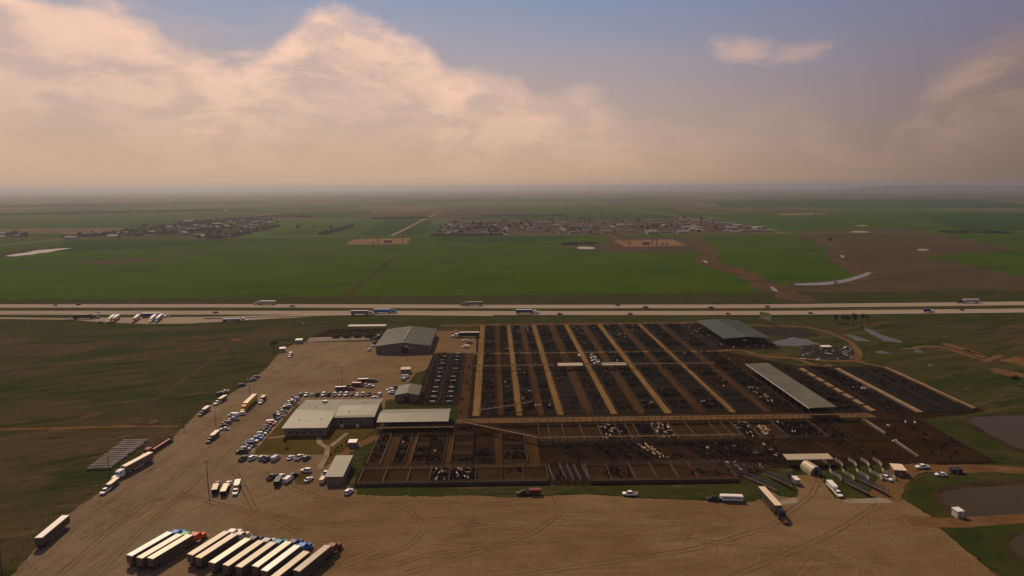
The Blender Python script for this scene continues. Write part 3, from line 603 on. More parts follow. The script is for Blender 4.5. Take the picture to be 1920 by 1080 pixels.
def gable(name, label, cat, x0, x1, y0, y1, eave, ridge, axis, wallm, roofm, ov=.8, open_sides=False):
    t = thing(name, label, cat, ((x0 + x1) / 2, (y0 + y1) / 2, 0)); hx, hy = (x1 - x0) / 2, (y1 - y0) / 2
    if not open_sides:
        b = MB()
        for s in (-1, 1): b.box(s * hx - .12, s * hx + .12, -hy, hy, 0, eave - .05)
        for s in (-1, 1):
            y = s * hy
            if axis == 'Y':
                b.v += [(-hx, y - .1, 0), (hx, y - .1, 0), (hx, y - .1, eave - .1), (0, y - .1, ridge - .1), (-hx, y - .1, eave - .1), (-hx, y + .1, 0), (hx, y + .1, 0), (hx, y + .1, eave - .1), (0, y + .1, ridge - .1), (-hx, y + .1, eave - .1)]
                k = len(b.v) - 10; b.f += [(k, k + 1, k + 2, k + 3, k + 4), (k + 9, k + 8, k + 7, k + 6, k + 5)] + [(k + j, k + 5 + j, k + 5 + (j + 1) % 5, k + (j + 1) % 5) for j in range(5)]; b.mi += [0] * 7
            else: b.box(-hx + .13, hx - .13, y - .12, y + .12, 0, eave - .05)
        part('wall', b, wallm, t)
    else:
        nx = max(1, round((x1 - x0) / 7)); ny = max(1, round((y1 - y0) / 7))
        for i in range(nx + 1):
            for j in range(ny + 1):
                if 0 < i < nx and 0 < j < ny: continue
                x = -hx + .3 + (2 * hx - .6) * i / nx; y = -hy + .3 + (2 * hy - .6) * j / ny
                zt = eave - .3 + (ridge - eave) * (1 - abs(x) / hx if axis == 'Y' else 1 - abs(y) / hy) * .9
                part('post', MB().box(x - .12, x + .12, y - .12, y + .12, 0, zt), 'pole_steel', t)
    X, Y = hx + ov, hy + ov; dz = (ridge - eave) * ov / (hx if axis == 'Y' else hy)
    for s in (-1, 1):
        if axis == 'Y': c = [(s * X, -Y, eave - dz), (s * X, Y, eave - dz), (0, Y, ridge), (0, -Y, ridge)]
        else: c = [(-X, s * Y, eave - dz), (X, s * Y, eave - dz), (X, 0, ridge), (-X, 0, ridge)]
        r = part('roof', slab_roof(c if s * (1 if axis == 'Y' else -1) > 0 else c[::-1]), roofm, t)
        seams(r, c[0], c[1], c[3], c[2], 1.2, roofm)
    return t
def opening(t, name, x0, x1, z0, z1, y, m='dark_opening', d=.16): return part(name, MB().box(x0, x1, y - d, y + d, z0, z1), m, t)

barn = gable('metal_barn', 'large grey metal barn with dark sliding door beside the truck docks', 'barn', -86, -47, 490, 549, 5.8, 8.2, 'Y', 'wall_steel', 'roof_grey')
opening(barn, 'door', 2.0 - 3, 2.0 + 2.2, 0, 4.6, -29.6); opening(barn, 'sign', 4, 5.2, 3.5, 4.1, -29.65, 'trim_white'); opening(barn, 'sign', 6.2, 7.2, 3.5, 4.0, -29.65, 'trim_white'); opening(barn, 'door', -14, -12.8, 0, 2.2, -29.6, 'door_paint')
part('vent', MB().box(-.5, .5, -20, 20, 8.1, 8.6), 'roof_grey', barn)
# sale office: two wings under one low metal roof
off = thing('sale_office', 'L shaped sale office with pale green metal roof behind the lawn', 'office', (-92, 345, 0))
b = MB(); b.box(-10.5, 9.5, -22, 21, 0, 4.3); b.box(9.6, 30, -8, 20.8, 0, 4.9); part('wall', b, 'wall_tan', off)
for nm, c in (('roof', [(-11.6, -23, 4.4), (10.2, -23, 4.4), (10.2, -1, 5.5), (-11.6, 2, 5.5)]), ('roof', [(-11.6, 22, 4.4), (-11.6, 2.02, 5.5), (10.2, -.98, 5.5), (10.2, 22, 4.4)]),
              ('roof', [(10.22, -9, 4.7), (31, -9, 4.7), (31, 7, 6.0), (10.22, 7, 6.0)]), ('roof', [(10.22, 21.6, 4.7), (10.22, 7.02, 6.0), (31, 7.02, 6.0), (31, 21.6, 4.7)])):
    r = part(nm, slab_roof(c, .3), 'roof_green', off)
    seams(r, *( (c[0], c[1], c[3], c[2]) if c[0][1] < 0 else (c[0], c[3], c[1], c[2])), 1.0, 'roof_green')
for x in (-8, -4.4, -.8, 2.8, 6.4): wd = part('window', MB().box(x - .8, x + .8, -22.12, -21.95, 1.2, 2.7), 'glass', off); part('frame', MB().box(x - .95, x + .95, -22.06, -21.9, 1.05, 2.85), 'trim_white', wd)
for x in (14, 18, 24): wd = part('window', MB().box(x - .8, x + .8, -8.12, -7.95, 1.2, 2.7), 'glass', off); part('frame', MB().box(x - .95, x + .95, -8.06, -7.9, 1.05, 2.85), 'trim_white', wd)
dr = part('door', MB().box(11, 13, -8.15, -7.9, 0, 2.3), 'door_paint', off)
for x, y, z in ((-3, 8, 5.1), (1, 12, 4.9), (5, -12, 4.9), (17, -2, 5.2), (22, 12, 5.5), (-6, -12, 4.9)): part('roof_vent', MB().tube((x, y, z - .2), (x, y, z + .7), .3), 'alu', off)
part('roof_unit', MB().box(-1, 1.2, 15, 16.6, 4.5, 5.9), 'alu', off)
for x in (14, 22): part('air_unit', MB().box(x, x + 1.4, -11, -9.6, 0, 1.3), 'trim_white', off)
sale = gable('sale_shed', 'long pale green shed roof over the cattle ring next to the office', 'shed', -58, -23.5, 329, 347.5, 4.6, 5.8, 'X', 'wall_tan', 'roof_green', .6, True)
part('back_wall', MB().box(-17, 17, 8.9, 9.1, 0, 4.2), 'wall_steel', sale)
for x in (-12, -6, 0, 6, 12): part('stall_wall', MB().box(x - .08, x + .08, -8.5, 8.5, 0, 2.2), 'wall_steel', sale)
sm_ = gable('scale_house', 'small shed with pale gable roof west of the trough pens', 'shed', -56, -43, 376, 394, 3.8, 5.0, 'Y', 'wall_tan', 'roof_green', .4)
opening(sm_, 'door', -1.4, 1.4, 0, 2.8, -9.1)
# low shed with single slope roof by the front pens
sh = thing('check_in_shed', 'narrow shed with single slope pale green roof at the yard front', 'shed', (-65.5, 276, 0))
part('wall', MB().hull([(-9.8, 3.2, 3.2, 0, 3.6), (9.8, 3.2, 3.2, 0, 4.2)]), 'wall_tan', sh); rr = part('roof', slab_roof([(-3.7, -10.5, 3.85), (3.7, -10.5, 3.85), (3.7, 10.5, 4.5), (-3.7, 10.5, 4.5)]), 'roof_green', sh)
seams(rr, (-3.7, -10.5, 3.85), (3.7, -10.5, 3.85), (-3.7, 10.5, 4.5), (3.7, 10.5, 4.5), 1, 'roof_green'); part('window', MB().box(-3.3, -3.15, -5, -3, 1.2, 2.4), 'glass', sh); part('door', MB().box(.5, 1.7, -9.95, -9.7, 0, 2.2), 'door_paint', sh)
can = gable('shade_canopy', 'wide teal green open shade canopy over the back corner pens', 'canopy', 176, 210.5, 504, 573, 5.3, 6.6, 'Y', 'wall_steel', 'roof_teal', .8, True)
def lean_to(name, label, cat, x0, x1, y0, y1, z0, z1, roofm, every=8, axis='x'):
    t = thing(name, label, cat, ((x0 + x1) / 2, (y0 + y1) / 2, 0)); hx, hy = (x1 - x0) / 2, (y1 - y0) / 2
    c = [(-hx, -hy, z0), (hx, -hy, z1), (hx, hy, z1), (-hx, hy, z0)] if axis == 'x' else [(-hx, -hy, z0), (hx, -hy, z0), (hx, hy, z1), (-hx, hy, z1)]
    r = part('roof', slab_roof(c), roofm, t)
    if axis == 'x': seams(r, c[0], c[3], c[1], c[2], 1.2, roofm); n = max(1, int(2 * hy / every))
    else: seams(r, c[0], c[1], c[3], c[2], 1.2, roofm); n = max(1, int(2 * hx / every))
    for i in range(n + 1):
        for s in (-1, 1):
            if axis == 'x': x, y = s * (hx - .5), -hy + .4 + (2 * hy - .8) * i / n; zt = z0 if s < 0 else z1
            else: y, x = s * (hy - .3), -hx + .4 + (2 * hx - .8) * i / n; zt = z0 if s < 0 else z1
            part('post', MB().box(x - .12, x + .12, y - .12, y + .12, 0, zt - .2), 'pole_steel', t)
    part('fascia', MB().box(-hx - .12, -hx - .02, -hy, hy, z0 - .45, z0 + .1) if axis == 'x' else MB().box(-hx, hx, -hy - .12, -hy - .02, z0 - .35, z0 + .05), 'trim_white', t)
    return t
lean_to('shade_canopy', 'long narrow pale green shade canopy over the east pens', 'canopy', 164, 178.5, 338, 428, 5.4, 5.9, 'roof_green')
lean_to('shade_roof', 'narrow cream strip roof west of the parked white vehicles inside the pens', 'shade roof', 42.5, 59, 437.5, 443, 3.2, 3.6, 'roof_cream', 6, 'y')
lean_to('shade_roof', 'narrow cream strip roof east of the parked white vehicles inside the pens', 'shade roof', 72, 88, 437.5, 443, 3.2, 3.6, 'roof_cream', 6, 'y')
lean_to('shade_roof', 'narrow cream strip roof behind the arched hut and curved chutes', 'shade roof', 126, 146, 276.5, 281.5, 3.4, 3.8, 'roof_cream', 6, 'y')
lean_to('dock_roof', 'long thin pale roof behind the truck docks beside the barn', 'shed', -124, -92, 575, 580, 3.4, 3.8, 'roof_cream', 7, 'y')
# arched hut by the loading area
def arched(name, label, x, y, w, L, h, rz, m):
    t = thing(name, label, 'hut', (x, y, 0), rz); b = MB(); n = 10
    for yy in (-L / 2, L / 2):
        for i in range(n + 1):
            a = math.pi * i / n; b.v.append((-math.cos(a) * w / 2, yy, math.sin(a) ** .8 * h))
    b.f += [(i, i + 1, n + 2 + i, n + 1 + i) for i in range(n)]; b.mi += [0] * n; part('shell', b, m, t)
    for yy in (-L / 2 + .05, L / 2 - .05):
        e = MB(); e.quad([(-math.cos(math.pi * i / n) * w / 2 * .98, yy, math.sin(math.pi * i / n) ** .8 * h * .98) for i in range(n + 1)]); part('end_wall', e, 'wall_steel', t)
    part('door', MB().box(-.6, .6, -L / 2 - .08, -L / 2 + .02, 0, 2), 'dark_opening', t)
hx_, hy_ = G(1520, 884); arched('arched_hut', 'tan arched hut on grass between the two loading areas', hx_, hy_, 5.5, 7, 3.6, R(12), 'roof_cream')
def hut(name, label, x, y, w, d, h, rz, wallm, roofm, cat='shed'):
    t = thing(name, label, cat, (x, y, 0), rz)
    part('wall', MB().box(-w / 2, w / 2, -d / 2, d / 2, 0, h), wallm, t); part('roof', slab_roof([(-w / 2 - .2, -d / 2 - .2, h + .25), (w / 2 + .2, -d / 2 - .2, h + .25), (w / 2 + .2, d / 2 + .2, h + .5), (-w / 2 - .2, d / 2 + .2, h + .5)], .2), roofm, t)
    part('door', MB().box(-.45, .45, -d / 2 - .06, -d / 2 + .05, 0, min(2, h * .85)), 'door_paint', t)
hut('utility_shed', 'small blue grey shed with pale roof on grass below the sale shed', *G(662, 837), 3.6, 3.4, 2.4, 0, 'pipe_blue', 'trailer_white')
hut('pump_house', 'small white pump house on the bank between the ponds', *G(1795, 968), 2.6, 2.6, 2.4, R(8), 'trim_white', 'trailer_white')
hut('utility_shed', 'tan flat shed beside parked white pickups near the scale house', *G(761, 699), 6, 5, 2.8, 0, 'wall_tan', 'roof_cream')
hut('utility_shed', 'white shed at the lot edge near the docks', *G(561, 643), 5, 4.5, 2.6, R(5), 'siding_white', 'trailer_white')
hut('utility_shed', 'small white shed beside the bare tree at the lot corner', *G(530, 659), 4, 4, 2.5, R(20), 'siding_white', 'trailer_white')
hut('tool_shed', 'tan tool shed with pale roof beside the pond road', *G(1683, 888), 4.5, 6, 2.6, R(-14), 'siding_brick', 'trailer_cream')
hut('dumpster', 'dark open dumpster beside the pond road', *G(1792, 886), 4.4, 2.2, 1.5, 0, 'chassis', 'chassis', 'dumpster')
hut('utility_shed', 'white roofed shed among the scrap', *G(1548, 655), 7, 4, 2.2, 0, 'siding_grey', 'trailer_white')
# ---------------------------------------------------------------- fences
def rail_fence(b, p0, p1, h=1.6, rails=4, gap=3.0, t=.09, pt=.14):
    p0 = Vector((*p0, 0)); p1 = Vector((*p1, 0)); L = (p1 - p0).length; n = max(1, int(L / gap))
    for k in range(rails):
        z = h * (k + 1) / rails; b.bar(p0 + Vector((0, 0, z)), p1 + Vector((0, 0, z)), t)
    for i in range(n + 1):
        p = p0.lerp(p1, i / n); b.bar(p, p + Vector((0, 0, h + .12)), pt)
ORD = ['first', 'second', 'third', 'fourth', 'fifth', 'sixth', 'seventh', 'eighth', 'ninth', 'tenth', 'eleventh', 'twelfth', 'thirteenth', 'fourteenth', 'fifteenth', 'sixteenth']
def pen_block(label, x0, x1, ys, group, m='pipe', xs=()):
    cx, cy = (x0 + x1) / 2, (ys[0] + ys[-1]) / 2
    t = thing('pen_fence', label, 'fence', (cx, cy, 0), 0, group)
    for x in (x0, x1): b = MB(); rail_fence(b, (x - cx, ys[0] - cy), (x - cx, ys[-1] - cy)); part('side_rails', b, m, t)
    for y in ys: b = MB(); rail_fence(b, (x0 - cx + .1, y - cy), (x1 - cx - .1, y - cy)); part('cross_rails', b, m, t)
    for x in xs: b = MB(); rail_fence(b, (x - cx, ys[0] - cy), (x - cx, ys[-1] - cy)); part('divider_rails', b, m, t)
    return t
for i, (a, b_) in enumerate(COLS):
    pen_block('pipe fence of the %s pen column east of the trough pens, near half' % ORD[i], a, b_, [350, 360, 370, 381, 391.5, 404, 415.5, 427, 439], 'pen columns')
    pen_block('pipe fence of the %s pen column east of the trough pens, middle block' % ORD[i], a, b_, [442, 463, 484], 'pen columns')
    pen_block('pipe fence of the %s pen column east of the trough pens, back block' % ORD[i], a, b_, [489, 518, 550, 584], 'pen columns')
pen_block('pipe fence round the pens with white troughs', -41.5, -20.5, [370, 379, 388, 397, 406, 416, 425, 434, 444, 454, 464, 474, 486], 'trough pens', 'pipe', (-31,))
for i, (a, b_) in enumerate(((-56, -50), (-45, -39.8), (-37, -30), (-30, -22.5), (-19.5, -9.5), (-9.5, -.5), (3.5, 14.5))):
    pen_block('pipe fence of the %s holding pen east of the utility shed' % ORD[i], a, b_, [285, 296, 307, 321], 'holding pens below the sale shed', 'pipe_pale' if i % 2 == 0 else 'pipe')
rowC = [-56, -46, -36, -27, -19, -8, 3, 12, 22]; rowC2 = [39, 48, 58, 67, 76, 84, 100]
pen_block('pale pipe fence of the front row pens west of the dock gates', -56, 22, [265.5, 281], 'front row pens', 'pipe_pale', rowC[1:-1]); pen_block('pale pipe fence of the front row pens east of the dock gates', 39, 100, [264.5, 281], 'front row pens', 'pipe_pale', rowC2[1:-1])
rowA = [22, 27, 34, 43, 52, 61, 66, 70, 79, 88, 97, 109, 115, 120, 128, 141, 160]
pen_block('pipe fence of the long row of sorting pens below the cross alley', 22, 160, [309, 333], 'sorting pens', 'pipe_pale', rowA[1:-1])
def slant_fence(label, quads, group, m='pipe'):
    t = thing('pen_fence', label, 'fence', (0, 0, 0), 0, group)
    for p, q in quads: b = MB(); rail_fence(b, p, q); part('rails', b, m, t)
slant_fence('slanted pipe fences of the herringbone sorting pens', [((28 + i * 7.2, 306), (37 + i * 7.2, 284.5)) for i in range(13)] + [((24, 306.5), (118, 306.5)), ((24, 284.5), (124, 284.5))], 'sorting pens')
slant_fence('long slanted pipe alley fences running down to the loading chutes', [((70 + i * 6, 283), (102 + i * 4.2, 268.5 + i * 1.4)) for i in range(5)], 'loading alleys', 'pipe_pale')
slant_fence('pipe fences of the muddy pens behind the curved chutes', [((120, 306), (186, 306)), ((122, 283.5), (183, 283.5)), ((160, 333), (186, 333)), ((134, 306), (138, 283)), ((150, 306), (153, 283)), ((166, 306), (168, 283)), ((172, 333), (174, 306))], 'loading alleys')
pen_block('pipe fence of the pens between the long canopy and the bunk wall', 179.5, 199, [344, 356, 368, 380, 392, 404, 416, 436], 'east pens'); pen_block('pipe fence of the crowded pens between the two bunk walls', 208.5, 222.5, [344, 362, 378, 394, 410, 424, 436], 'east pens')
pen_block('pipe fence of the empty dark pens by the outermost bunk wall', 230.5, 256.5, [344, 388, 432], 'east pens', 'pipe', (243,))
pen_block('pipe fence round the large mud pen beside the lagoon', 187, 218.5, [278.5, 306, 332], 'east pens')
pen_block('pipe fence of the back corner pens under the teal canopy', 167, 213, [490, 520, 550, 580], 'back corner pens', 'pipe', (190,))
# pasture wire fence along the truck lot
t = thing('wire_fence', 'wire fence with thin posts along the west edge of the gravel lot', 'fence'); b = MB(); wf = px([(-40, 1120), (100, 968), (235, 878), (322, 808), (360, 772), (450, 720), (492, 688), (522, 652)])
for p, q in zip(wf, wf[1:]): rail_fence(b, p, q, 1.2, 3, 4, .03, .1)
part('wire', b, 'post_wood', t, kind='stuff')
t = thing('wire_fence', 'wire fence along the highway ditch behind the pens', 'fence'); b = MB(); rail_fence(b, (-150, 600), (330, 596), 1.2, 3, 5, .03, .1); part('wire', b, 'post_wood', t, kind='stuff')
# feed bunks: concrete walls of separate sections
def bunk_wall(label, x, y0, y1, L, gap, w=1.5, h=.8, m='bunk'):
    t = thing('feed_bunk', label, 'feed bunk', (x, (y0 + y1) / 2, 0)); y = y0; cy = (y0 + y1) / 2
    while y + L <= y1 + .1:
        part('section', MB().box(-w / 2, w / 2, y - cy, y + L - cy, 0, h), m, t); y += L + gap
bunk_wall('broken row of concrete feed bunk sections east of the long canopy', 203, 346, 436, 8.6, 2.6, 2.6); bunk_wall('concrete feed bunk wall between the crowded and empty east pens', 226.5, 343, 436, 11, .15, 3.0); bunk_wall('outermost concrete feed bunk wall by the east pasture', 259.5, 348, 434, 12, .15, 1.8, .9)
t = thing('bunk_wall', 'short pale concrete wall split by a gate west of the large mud pen', 'wall'); 
for p, q in (((190.6, 333.5), (190.2, 313)), ((189.2, 304), (188.2, 284))): part('section', MB().bar((*p, .5), (*q, .5), .9, 0, 1.0), 'concrete', t)
t = thing('kerb_wall', 'dark low boundary wall along the front row pens, west part', 'wall'); part('wall', MB().bar((-57, 264.2, .7), (22, 264.0, .7), .3, 0, 1.4), 'post_wood', t)
t = thing('kerb_wall', 'dark low boundary wall along the front row pens, east part', 'wall'); part('wall', MB().bar((39, 263.2, .7), (100, 262.6, .7), .3, 0, 1.4), 'post_wood', t)
# raised catwalks
def catwalk(label, pts, w=1.6, z=3.2):
    t = thing('catwalk', label, 'catwalk'); d = MB(); po = MB(); ra = MB()
    for p, q in zip(pts, pts[1:]):
        a, b = Vector((*p, z)), Vector((*q, z)); L = (b - a).length; u = (b - a) / L; nr = Vector((-u.y, u.x, 0)); n = max(1, int(L / 3.2))
        d.bar(a, b, w, 0, .14)
        for s in (-1, 1):
            for hh in (.55, 1.05): ra.bar(a + nr * s * w / 2 + Vector((0, 0, hh)), b + nr * s * w / 2 + Vector((0, 0, hh)), .07)
            for i in range(n + 1): c = a.lerp(b, i / n) + nr * s * (w / 2 - .05); po.bar((c.x, c.y, 0), (c.x, c.y, z + 1.05), .12)
    part('deck', d, 'plank', t); part('post', po, 'post_wood', t, kind='stuff'); part('handrail', ra, 'post_wood', t, kind='stuff')
catwalk('raised wooden catwalk along the cross alley above the sorting pens', [(-19, 334.6), (60, 334.6), (160, 334.2), (188, 334)]); catwalk('raised wooden catwalk slanting down from the sale shed to the sorting pens', [(-19, 333), (21, 307.6), (118, 307.6)], 1.4)
catwalk('short raised catwalk crossing the sand alleys near the sale shed', [(-8, 349), (12, 357), (21, 363)], 1.2); catwalk('raised walkway over the pen columns at the middle cross fence', [(-13, 440.5), (40, 440.5)], 1.4, 3.0); catwalk('raised walkway over the eastern pen columns at the middle cross fence', [(61, 440.5), (148, 440.5)], 1.4, 3.0)
catwalk('raised walkway beside the holding pens above the back fence', [(-58, 324), (-20, 324)], 1.3)
# gates at the front dock, chutes
def chute(name, label, pts, h=1.9, m='pipe_blue', group=None, solid=None):
    t = thing(name, label, 'chute', (0, 0, 0), 0, group); b = MB()
    for p, q in zip(pts, pts[1:]): rail_fence(b, p, q, h, 5, 1.6, .1, .15)
    part('panel', b, m, t)
    if solid:
        d = MB()
        for p, q in zip(pts, pts[1:]): d.bar((*p, h * .5 + .1), (*q, h * .5 + .1), .06, 0, h * .9)
        part('sheeting', d, solid, t)
    return t
for i, x in enumerate((23, 28, 31, 34, 37.5)):
    chute('dock_gate', 'grey blue dock gate panel in the gap between the front row pens', [(x, 280), (x + .6, 272), (x + 1.4, 264.5)], 2.0, 'pipe_blue', 'dock gates between the front pens', 'pipe_blue')
for i, x in enumerate((143.5, 149, 155, 160.5, 166)):
    pts_ = [(x + .5, 282), (x + 1.2, 278), (x + .2, 274), (x - 1.8, 271), (x - 2.2, 268), (x - 1.2, 264), (x - 1.6, 261)]
    chute('curved_chute', 'pale S curved chute fence on grass between the arched hut and tool shed', pts_, 1.8, 'pipe_pale', 'curved chute fences', 'bunk_edge')
def load_chute(label, p0, p1, group):
    """twin sided ramp rising to truck deck height"""
    a = Vector((*p0, 0)); b = Vector((*p1, 0)); u = (b - a).normalized(); nr = Vector((-u.y, u.x, 0)); L = (b - a).length
    t = thing('loading_chute', label, 'loading chute', (0, 0, 0), 0, group); d = MB()
    d.bar(a + Vector((0, 0, .1)), b + Vector((0, 0, 1.2)), 1.1, 0, .12); part('ramp', d, 'plank', t)
    for s in (-1, 1):
        w_ = MB()
        for k in range(4): w_.bar(a + nr * s * .6 + Vector((0, 0, .5 + k * .5)), b + nr * s * .6 + Vector((0, 0, 1.4 + k * .5)), .09)
        for i in range(int(L / 1.2) + 1): c = a.lerp(b, i * 1.2 / L) + nr * s * .6; w_.bar(c, c + Vector((0, 0, 2.1 + 1.1 * i * 1.2 / L)), .13)
        part('side_panel', w_, 'pipe_blue', t)
for p, q, l in (((142, 262), (145.5, 247.5), 'steel loading chute beside the white pickup and trailer'), ((149.5, 263), (153, 247.5), 'steel loading chute nearest the pond road'), ((104, 268), (111, 252), 'steel loading chute behind the parked cattle truck'), ((113, 270), (118.5, 255), 'short steel loading chute next to the dark pickup')):
    load_chute(l, p, q, 'loading chutes')
for i in range(5):                                        # arched dock chutes by the barn
    x = -131 + i * 8.6
    chute('dock_chute', 'dark arched dock chute on the concrete apron beside the barn', [(x - 2, 553), (x, 546), (x + 2.5, 542.5), (x + 5.5, 543.5), (x + 6.8, 549)], 2.2, 'chassis', 'truck docks beside the barn', 'chassis')
    slant_fence('dark pipe alley fence leading from the dock roof to the docks', [((x - 1, 552), (x + 3, 573))], 'dock alleys')
sheet('concrete_apron', px([(574, 641), (694, 637), (690, 629), (580, 633)]), 'concrete', .02, 4, .2); sheet('dock_ground', px([(580, 634), (692, 631), (728, 616), (620, 617)]), 'pen_dirt', .016, 4, .4)
t, b0, b1 = GUARD
part('rail', MB().bar((*b0, .75), (*b1, .75), .12, 0, .5), 'pole_steel', t); gp = MB()
for i in range(40): gp.bar((b0[0] + (b1[0] - b0[0]) * i / 39, b0[1] + (b1[1] - b0[1]) * i / 39, -.1), (b0[0] + (b1[0] - b0[0]) * i / 39, b0[1] + (b1[1] - b0[1]) * i / 39, .6), .15)
part('post', gp, 'post_wood', t, kind='stuff')
# white topped troughs
tm = MB().box(-1.45, 1.45, -.36, .36, .85, .98).mesh('trough_lid', 'trough_top'); tb = MB().hull([(-.33, 1.3, 1.4, .02, .85), (.33, 1.3, 1.4, .02, .85)]).mesh('trough_tank', 'chassis')
def trough(p, k, side):
    t = thing('water_trough', 'white topped water trough in the %s row of the trough pens' % side, 'trough', (*p, .02), 0, 'water troughs in the ' + side + ' row')
    link('tank', tb, t); link('lid', tm, t)
for k, (x, y) in enumerate(((830, 383), (822, 418), (815, 447), (798, 494), (790, 530), (780, 567), (770, 604), (757, 663), (745, 705), (735, 748), (725, 793))): trough(G(660 + x / 4.8, 590 + y / 4.8), k, 'western')
for k, (x, y) in enumerate(((957, 357), (955, 384), (940, 417), (936, 447), (930, 494), (922, 530), (914, 567), (909, 604), (897, 663), (889, 702), (883, 746), (874, 792))): trough(G(660 + x / 4.8, 590 + y / 4.8), k, 'eastern')

# ---------------------------------------------------------------- vehicles
wheel_m = {}
def wheel_mesh(r, w):
    k = (r, w)
    if k not in wheel_m:
        b = MB().tube((-w / 2, 0, 0), (w / 2, 0, 0), r, n=10); b.tube((-w / 2 - .01, 0, 0), (w / 2 + .01, 0, 0), r * .55, n=8, mi=1); wheel_m[k] = b.mesh('wheel', ['tyre', 'rim'])
    return wheel_m[k]
CAR = {}
def car_meshes(kind):
    if kind in CAR: return CAR[kind]
    body, glass, deck, lights, tails = MB(), MB(), MB(), MB(), MB()
    if kind == 'sedan':
        body.hull([(-2.3, .74, .7, .42, .78), (-2.1, .9, .84, .3, .92), (-1.2, .9, .86, .26, .97), (1.0, .9, .86, .26, .95), (2.0, .88, .8, .28, .80), (2.3, .72, .64, .4, .66)])
        glass.hull([(-1.8, .74, .72, .9, .94), (-1.05, .78, .64, .9, 1.40), (.15, .78, .64, .9, 1.42), (1.1, .76, .74, .9, .94)]); body.hull([(-1.1, .63, .6, 1.39, 1.45), (.2, .63, .6, 1.40, 1.45)]); fr, rr, wr, tw = 1.4, -1.4, .33, .8
    elif kind == 'suv':
        body.hull([(-2.35, .82, .8, .45, 1.05), (-2.2, .96, .9, .35, 1.12), (1.05, .96, .92, .35, 1.12), (2.2, .94, .86, .38, 1.02), (2.4, .8, .74, .48, .9)])
        glass.hull([(-2.2, .86, .80, 1.08, 1.1), (-1.95, .86, .72, 1.08, 1.72), (.35, .86, .72, 1.08, 1.76), (1.15, .86, .82, 1.08, 1.12)]); body.hull([(-2.0, .72, .68, 1.71, 1.80), (.4, .72, .68, 1.73, 1.80)]); fr, rr, wr, tw = 1.45, -1.45, .38, .84
    elif kind == 'van':
        body.hull([(-2.7, .95, .88, .4, 2.05), (1.0, .95, .88, .38, 2.1), (1.5, .95, .9, .38, 1.3), (2.5, .9, .84, .4, 1.05), (2.65, .8, .76, .5, .9)]); glass.hull([(1.02, .90, .86, 1.3, 2.02), (1.46, .93, .88, 1.3, 1.34)])
        for s in (-1, 1): glass.box(s * .90 - .04, s * .90 + .04, .1, .95, 1.3, 1.9)
        fr, rr, wr, tw = 1.7, -1.6, .38, .84
    else:                                                    # pickup
        body.hull([(-.75, .97, .92, .5, 1.15), (1.25, .97, .93, .45, 1.15), (2.6, .95, .88, .48, 1.06), (2.85, .82, .76, .55, .95)])
        for s in (-1, 1): body.box(s * .93 - .06, s * .93 + .06, -2.75, -.76, .5, 1.15)
        body.box(-.99, .99, -2.85, -2.76, .5, 1.15); deck.box(-.86, .86, -2.75, -.77, .5, .68)
        glass.hull([(-.8, .86, .82, 1.12, 1.14), (-.62, .86, .74, 1.12, 1.76), (.75, .86, .74, 1.12, 1.8), (1.45, .86, .84, 1.12, 1.16)]); body.hull([(-.66, .73, .7, 1.75, 1.86), (.8, .73, .7, 1.78, 1.86)]); fr, rr, wr, tw = 1.8, -1.75, .42, .86
    yf = {'sedan': 2.26, 'suv': 2.36, 'van': 2.6, 'pickup': 2.8}[kind]; yr = {'sedan': -2.26, 'suv': -2.33, 'van': -2.7, 'pickup': -2.86}[kind]
    for s in (-1, 1): lights.box(s * .6 - .16, s * .6 + .16, yf - .06, yf + .05, .62, .82); tails.box(s * .72 - .1, s * .72 + .1, yr - .03, yr + .06, .72, .98)
    CAR[kind] = dict(body=body.mesh('body', 'paint_white'), window=glass.mesh('window', 'glass'), headlight=lights.mesh('headlight', 'lamp'), taillight=tails.mesh('taillight', 'tail_red'), bed=deck.mesh('bed', 'chassis') if deck.v else None, w=(fr, rr, wr, tw))
    return CAR[kind]
def fit_car(parent, kind, colour, loc=None):
    m = car_meshes(kind); off_ = Vector(loc or (0, 0, 0))
    paint(link('body', m['body'], parent, off_), 'paint_' + colour)
    for k in ('window', 'headlight', 'taillight', 'bed'):
        if m[k]: link(k, m[k], parent, off_)
    fr, rr, wr, tw = m['w']
    for y in (fr, rr):
        for s in (-1, 1): link('wheel', wheel_mesh(wr, .24), parent, off_ + Vector((s * tw, y, wr)))
KW = {'sedan': 'sedan', 'suv': 'SUV', 'van': 'van', 'pickup': 'pickup truck'}
CW = {'navy': 'navy', 'maroon': 'dark red', 'darkgreen': 'dark green'}
def cw(c): return CW.get(c, c)
def car(kind, colour, p, head, label, group=None, z=.012):
    nm = {'sedan': 'parked_sedan', 'suv': 'parked_suv', 'van': 'parked_van', 'pickup': 'pickup_truck'}[kind]
    t = thing(nm, label, {'sedan': 'car', 'suv': 'car', 'van': 'van', 'pickup': 'pickup truck'}[kind], (*p, z), -R(head), group); fit_car(t, kind, colour); return t

